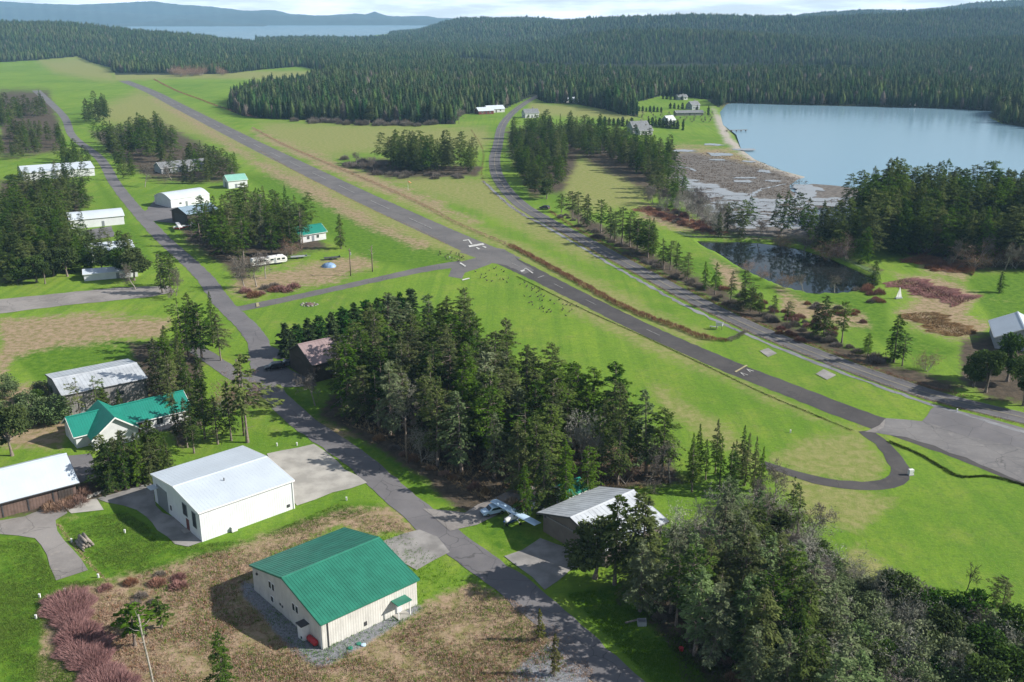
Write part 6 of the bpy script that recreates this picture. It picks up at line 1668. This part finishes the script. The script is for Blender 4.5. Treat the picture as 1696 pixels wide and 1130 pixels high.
# boulders edging the lawn by the barn
for k in range(14):
    px = 110 + k * 4.6; py = 843 - k * 1.9 - 4
    x, y = at(px, py); mb = MB(); rock(mb, (0, 0, -0.05), random.uniform(0.3, 0.5), 100 + k); o = mb.build('boulder', M['rock']); o.location = (x, y, 0)
    tag(o, 'grey boulder in the row edging the pale concrete driveway', 'boulder', 'boulders edging the driveway')
# barrow and junk beside the lower grove
for px, py, nm, mt, l in ((1063, 1035, 'crate', 'house_grey', 'small dark grey crate beside the road verge junk'), (1047, 1030, 'plank', 'log', 'pale plank leaning in the road verge junk'), (1128, 1078, 'bucket', 'red', 'red bucket at the lower right grove edge')):
    x, y = at(px, py); mb = MB()
    if nm == 'crate':
        mb.box((0, 0, 0.06), (1.2, 0.9, 0.12))
        for sx in (-0.57, 0.57): mb.box((sx, 0, 0.45), (0.06, 0.9, 0.64))
        for sy in (-0.42, 0.42): mb.box((0, sy, 0.45), (1.08, 0.06, 0.64))
    elif nm == 'plank': mb.box((0, 0, 0.12), (2.2, 0.3, 0.1), 0.4)
    else: mb.tube([(0, 0, 0), (0, 0, 0.5)], [0.25, 0.34], 12)
    o = mb.build(nm, M[mt]); o.location = (x, y, 0); tag(o, l, nm)
# geese grazing
mb = MB(); mb.tube([(-0.42, 0, 0.36), (-0.3, 0, 0.36), (-0.05, 0, 0.34), (0.2, 0, 0.38), (0.32, 0, 0.5), (0.36, 0, 0.68), (0.38, 0, 0.8), (0.46, 0, 0.82), (0.56, 0, 0.79)], [0.03, 0.12, 0.2, 0.17, 0.09, 0.05, 0.06, 0.06, 0.015], 9)
for sy in (-0.07, 0.07): mb.tube([(0.0, sy, 0.22), (0.0, sy, 0.0)], 0.02, 5)
g0 = mb.build('goose', M['feather'], None, True)
gz = [([(862, 470), (900, 480), (960, 510), (955, 530), (900, 520), (870, 500)], 40, 'on the meadow below the taxiway'), ([(725, 415), (760, 420), (775, 430), (760, 435), (725, 428)], 26, 'beside the runway end'), ([(780, 440), (830, 445), (880, 475), (840, 470), (790, 465)], 20, 'on the grass under the turnaround')]
first = True
for poly, n, d in gz:
    for px, py in scatter(poly, n, 1.0):
        o = g0 if first else g0.copy()
        if not first: COL.objects.link(o)
        first = False
        x, y = at(px, py); o.location = (x, y, 0); o.rotation_euler = (0, 0, random.uniform(0, 6.28)); s_ = random.uniform(0.75, 0.95); o.scale = (s_, s_, s_)
        tag(o, 'dark goose grazing in the flock ' + d, 'goose', 'geese grazing ' + d)
# ------------------------------------------------------------------ the far wood, one mass
def far_wood():
    far = [low_fir(100 + k, 17, rad, 190, 1.5, sh, cb, mt) for k, (rad, sh, cb, mt) in enumerate([(3.4, 0.75, 0.1, 'firfar'), (4.3, 0.55, 0.12, 'firfar'), (3.9, 0.45, 0.25, 'firfar'), (4.6, 0.65, 0.08, 'firfar'), (3.2, 0.6, 0.3, 'firfar'), (4.2, 0.6, 0.12, 'firolive'), (4.0, 0.38, 0.2, 'firolive'), (5.0, 0.3, 0.12, 'firolive')])]
    coll = bpy.data.collections.new('wood_trees')           # holds the tree kinds the wood is grown from
    kinds = []
    for k, me in enumerate(far):
        o = bpy.data.objects.new('a%02d_far_fir' % k, me); coll.objects.link(o); kinds.append(o)
    for k, (tr, cr) in enumerate(FIR[:6] + RND):                   # nearer groves of the mass use the full firs
        V = []
        me = cr.copy(); 
        o = bpy.data.objects.new('b%02d_fir' % k, me); coll.objects.link(o); kinds.append(o)
    me = [low_fir(200, 14, 4.4, 170, 1.6, 0.35, 0.2)][0]; me.materials.clear(); me.materials.append(M['twig_far'])
    o = bpy.data.objects.new('c00_bare', me); coll.objects.link(o)
    pts, idx, scl, rot = [], [], [], []
    # candidate grid denser near, thinning with distance
    bands = [(560, 1050, 5.0), (1050, 1700, 5.8), (1700, 2700, 7.6), (2700, 3900, 11.0), (3900, 5400, 16.0)]
    for y0, y1, sp in bands:
        ny = int((y1 - y0) / sp)
        for j in range(ny):
            y = y0 + j * sp
            xw = y * 0.60 + 60
            n = int(2 * xw / sp)
            x = -xw + sp * np.arange(n) + rng.uniform(-0.5, 0.5, n) * sp * 0.9
            yy = y + rng.uniform(-0.5, 0.5, n) * sp * 0.9
            px, py = proj(x, yy, 0)
            k = pip(px, py, FOREST_EDGE)
            for c in CLEAR: k &= ~pip(px, py, c)
            U = U_of(x, yy)
            z = terrain(x, yy)
            k &= ~((yy > 3300) & (z < 0.0))
            k &= z > -0.3 * (yy < 1500) - 1.0 * (yy >= 1500)
            k &= ~((y > 2750) & (U < 420))
            k &= rng.random(n) < 0.93
            clump = np.sin(x * 0.012 + yy * 0.021) * np.sin(yy * 0.017 - x * 0.008)
            for i in np.nonzero(k)[0]:
                pts.append((x[i], yy[i], z[i] - 0.2))
                s_ = np.clip(rng.normal(0.92, 0.2), 0.45, 1.4) * (0.92 + 0.2 * clump[i]) * (0.94 if y < 1050 else 0.84 if y < 2700 else 0.95)
                w = s_ * rng.uniform(0.95, 1.25) * (sp / 6.6) ** 0.55
                scl.append((w, w, s_)); rot.append((0, 0, rng.uniform(0, 6.28)))
                bare = rng.random() < (0.09 + 0.3 * max(0, clump[i] - 0.55)) * (1.0 if y < 1400 else 0.25)
                idx.append(17 if bare else int(rng.integers(5, 8)) if rng.random() < 0.26 + 0.5 * (np.sin(x[i] * 0.006 + 1.5 * np.sin(yy[i] * 0.005)) * np.sin(yy[i] * 0.009 + x[i] * 0.003) > 0.45) else int(rng.integers(0, 5)))
    P_ = np.array(pts)
    keep = np.ones(len(P_), bool)
    for cx, cy, r_ in BUILT:
        if cy > 500: keep &= np.hypot(P_[:, 0] - cx, P_[:, 1] - cy) > (r_ if cx < 240 else 6)
    # keep the county road and the runway end open
    for path, w in ((CNP, 9), (RWP, 14)):
        for q in path[::6]:
            keep &= np.hypot(P_[:, 0] - q[0], P_[:, 1] - q[1]) > w
    P_ = P_[keep]; idx = list(np.array(idx)[keep]); scl = list(np.array(scl)[keep]); rot = list(np.array(rot)[keep])
    P_ = list(P_)
    for x, y, h in EXTRA:
        P_.append((x, y, tz(x, y) - 0.1)); s_ = h / 17.0; w = s_ * random.uniform(0.95, 1.4); scl.append((w, w, s_)); rot.append((0, 0, random.uniform(0, 6.28))); idx.append(8 + random.randrange(9))
    P_ = np.array(P_, np.float32)
    print('far wood trees', len(P_))
    me = bpy.data.meshes.new('forest'); me.vertices.add(len(P_)); me.vertices.foreach_set('co', P_.ravel())
    a = me.attributes.new('kind_index', 'INT', 'POINT'); a.data.foreach_set('value', np.array(idx, np.int32))
    a = me.attributes.new('tree_scale', 'FLOAT_VECTOR', 'POINT'); a.data.foreach_set('vector', np.array(scl, np.float32).ravel())
    a = me.attributes.new('tree_turn', 'FLOAT_VECTOR', 'POINT'); a.data.foreach_set('vector', np.array(rot, np.float32).ravel())
    o = link('forest', me); tag(o, 'dense dark conifer wood covering the hills and farther groves', kind='stuff')
    nt = bpy.data.node_groups.new('grow_wood', 'GeometryNodeTree')
    nt.interface.new_socket('Geometry', in_out='INPUT', socket_type='NodeSocketGeometry'); nt.interface.new_socket('Geometry', in_out='OUTPUT', socket_type='NodeSocketGeometry')
    gi = nt.nodes.new('NodeGroupInput'); go = nt.nodes.new('NodeGroupOutput')
    ip = nt.nodes.new('GeometryNodeInstanceOnPoints'); ci = nt.nodes.new('GeometryNodeCollectionInfo')
    ci.inputs['Collection'].default_value = coll; ci.inputs['Separate Children'].default_value = True; ci.inputs['Reset Children'].default_value = True
    ip.inputs['Pick Instance'].default_value = True
    def named(nm, t):
        q = nt.nodes.new('GeometryNodeInputNamedAttribute'); q.data_type = t; q.inputs[0].default_value = nm
        return [s_ for s_ in q.outputs if s_.enabled][0]
    nt.links.new(gi.outputs[0], ip.inputs['Points']); nt.links.new(ci.outputs[0], ip.inputs['Instance'])
    nt.links.new(named('kind_index', 'INT'), ip.inputs['Instance Index']); nt.links.new(named('tree_scale', 'FLOAT_VECTOR'), ip.inputs['Scale']); nt.links.new(named('tree_turn', 'FLOAT_VECTOR'), ip.inputs['Rotation'])
    nt.links.new(ip.outputs[0], go.inputs[0])
    md = o.modifiers.new('Wood', 'NODES'); md.node_group = nt


M['twig_far'] = foliage('far_bare_crowns', (0.09, 0.08, 0.07), (0.20, 0.18, 0.155), 0.0, 0.4)
far_wood()

# ------------------------------------------------------------------ air, light, sky, camera
SUN_EL, SUN_AZ = R(33), R(93)        # azimuth measured from the view direction towards the right
sun = bpy.data.lights.new('sun', 'SUN'); sun.energy = 5.0; sun.angle = R(0.53); sun.color = (1.0, 0.95, 0.87)
so = bpy.data.objects.new('sun', sun); COL.objects.link(so)
from mathutils import Vector
d = Vector((sin(SUN_AZ) * cos(SUN_EL), cos(SUN_AZ) * cos(SUN_EL), sin(SUN_EL)))
so.rotation_euler = d.to_track_quat('Z', 'Y').to_euler(); so.location = d * 300
w = bpy.data.worlds.new('World'); S.world = w; w.use_nodes = True
nt = w.node_tree; g = G(nt)
bg = [n for n in nt.nodes if n.type == 'BACKGROUND'][0]
sk = g.n('ShaderNodeTexSky'); sk.sky_type = 'NISHITA'; sk.sun_disc = False; sk.sun_elevation = SUN_EL; sk.sun_rotation = SUN_AZ
sk.altitude = 50; sk.air_density = 1.0; sk.dust_density = 0.6; sk.ozone_density = 2.0
tc = g.n('ShaderNodeTexCoord').outputs['Generated']
mp = g.n('ShaderNodeMapping'); g.put(mp.inputs['Vector'], tc); mp.inputs['Scale'].default_value = (5, 5, 42)
cl = g.ramp(g.noise(mp.outputs[0], 1.6, 8, 0.6), 0.36, 0.64)
sz = g.n('ShaderNodeSeparateXYZ'); g.put(sz.inputs[0], tc)
low = g.ramp(sz.outputs[2], 0.055, 0.015)               # the bank of bright cloud low over the strait
c = g.mix(g.math('MULTIPLY', cl, 0.5), sk.outputs[0], (8.0, 8.5, 9.2))
c = g.mix(g.math('MULTIPLY', low, g.math('ADD', 0.45, g.math('MULTIPLY', cl, 0.5))), c, (26.0, 27.5, 29.0))
nt.links.new(c, bg.inputs['Color']); bg.inputs['Strength'].default_value = 0.06

hz = MB().box((0, 5650, 130), (26000, 11900, 270)).build('haze', new_mat('haze_air')[0])
hz['kind'] = 'stuff'; hz['label'] = 'thin blue air haze over the island'
nt = hz.data.materials[0].node_tree
out = [n for n in nt.nodes if n.type == 'OUTPUT_MATERIAL'][0]
pv = nt.nodes.new('ShaderNodeVolumePrincipled'); pv.inputs['Color'].default_value = (0.40, 0.70, 1.0, 1); pv.inputs['Density'].default_value = 0.9e-4; pv.inputs['Anisotropy'].default_value = 0.0
nt.links.new(pv.outputs[0], out.inputs['Volume'])

cam = bpy.data.cameras.new('camera'); co = bpy.data.objects.new('camera', cam); COL.objects.link(co)
cam.sensor_width = 36; cam.lens = 1600 / 1696 * 36; cam.clip_start = 0.5; cam.clip_end = 60000
co.location = (0, 0, H); co.rotation_euler = (pi / 2 - P, 0, 0)
S.camera = co
S.view_settings.view_transform = 'Standard'; S.view_settings.look = 'None'; S.view_settings.gamma = 1; S.view_settings.use_curve_mapping = False
S.view_settings.exposure = 0.62
S.cycles.use_denoising = True
S.cycles.max_bounces = 5; S.cycles.diffuse_bounces = 2; S.cycles.glossy_bounces = 2; S.cycles.transmission_bounces = 2; S.cycles.volume_bounces = 0; S.cycles.transparent_max_bounces = 4
S.cycles.sample_clamp_indirect = 4
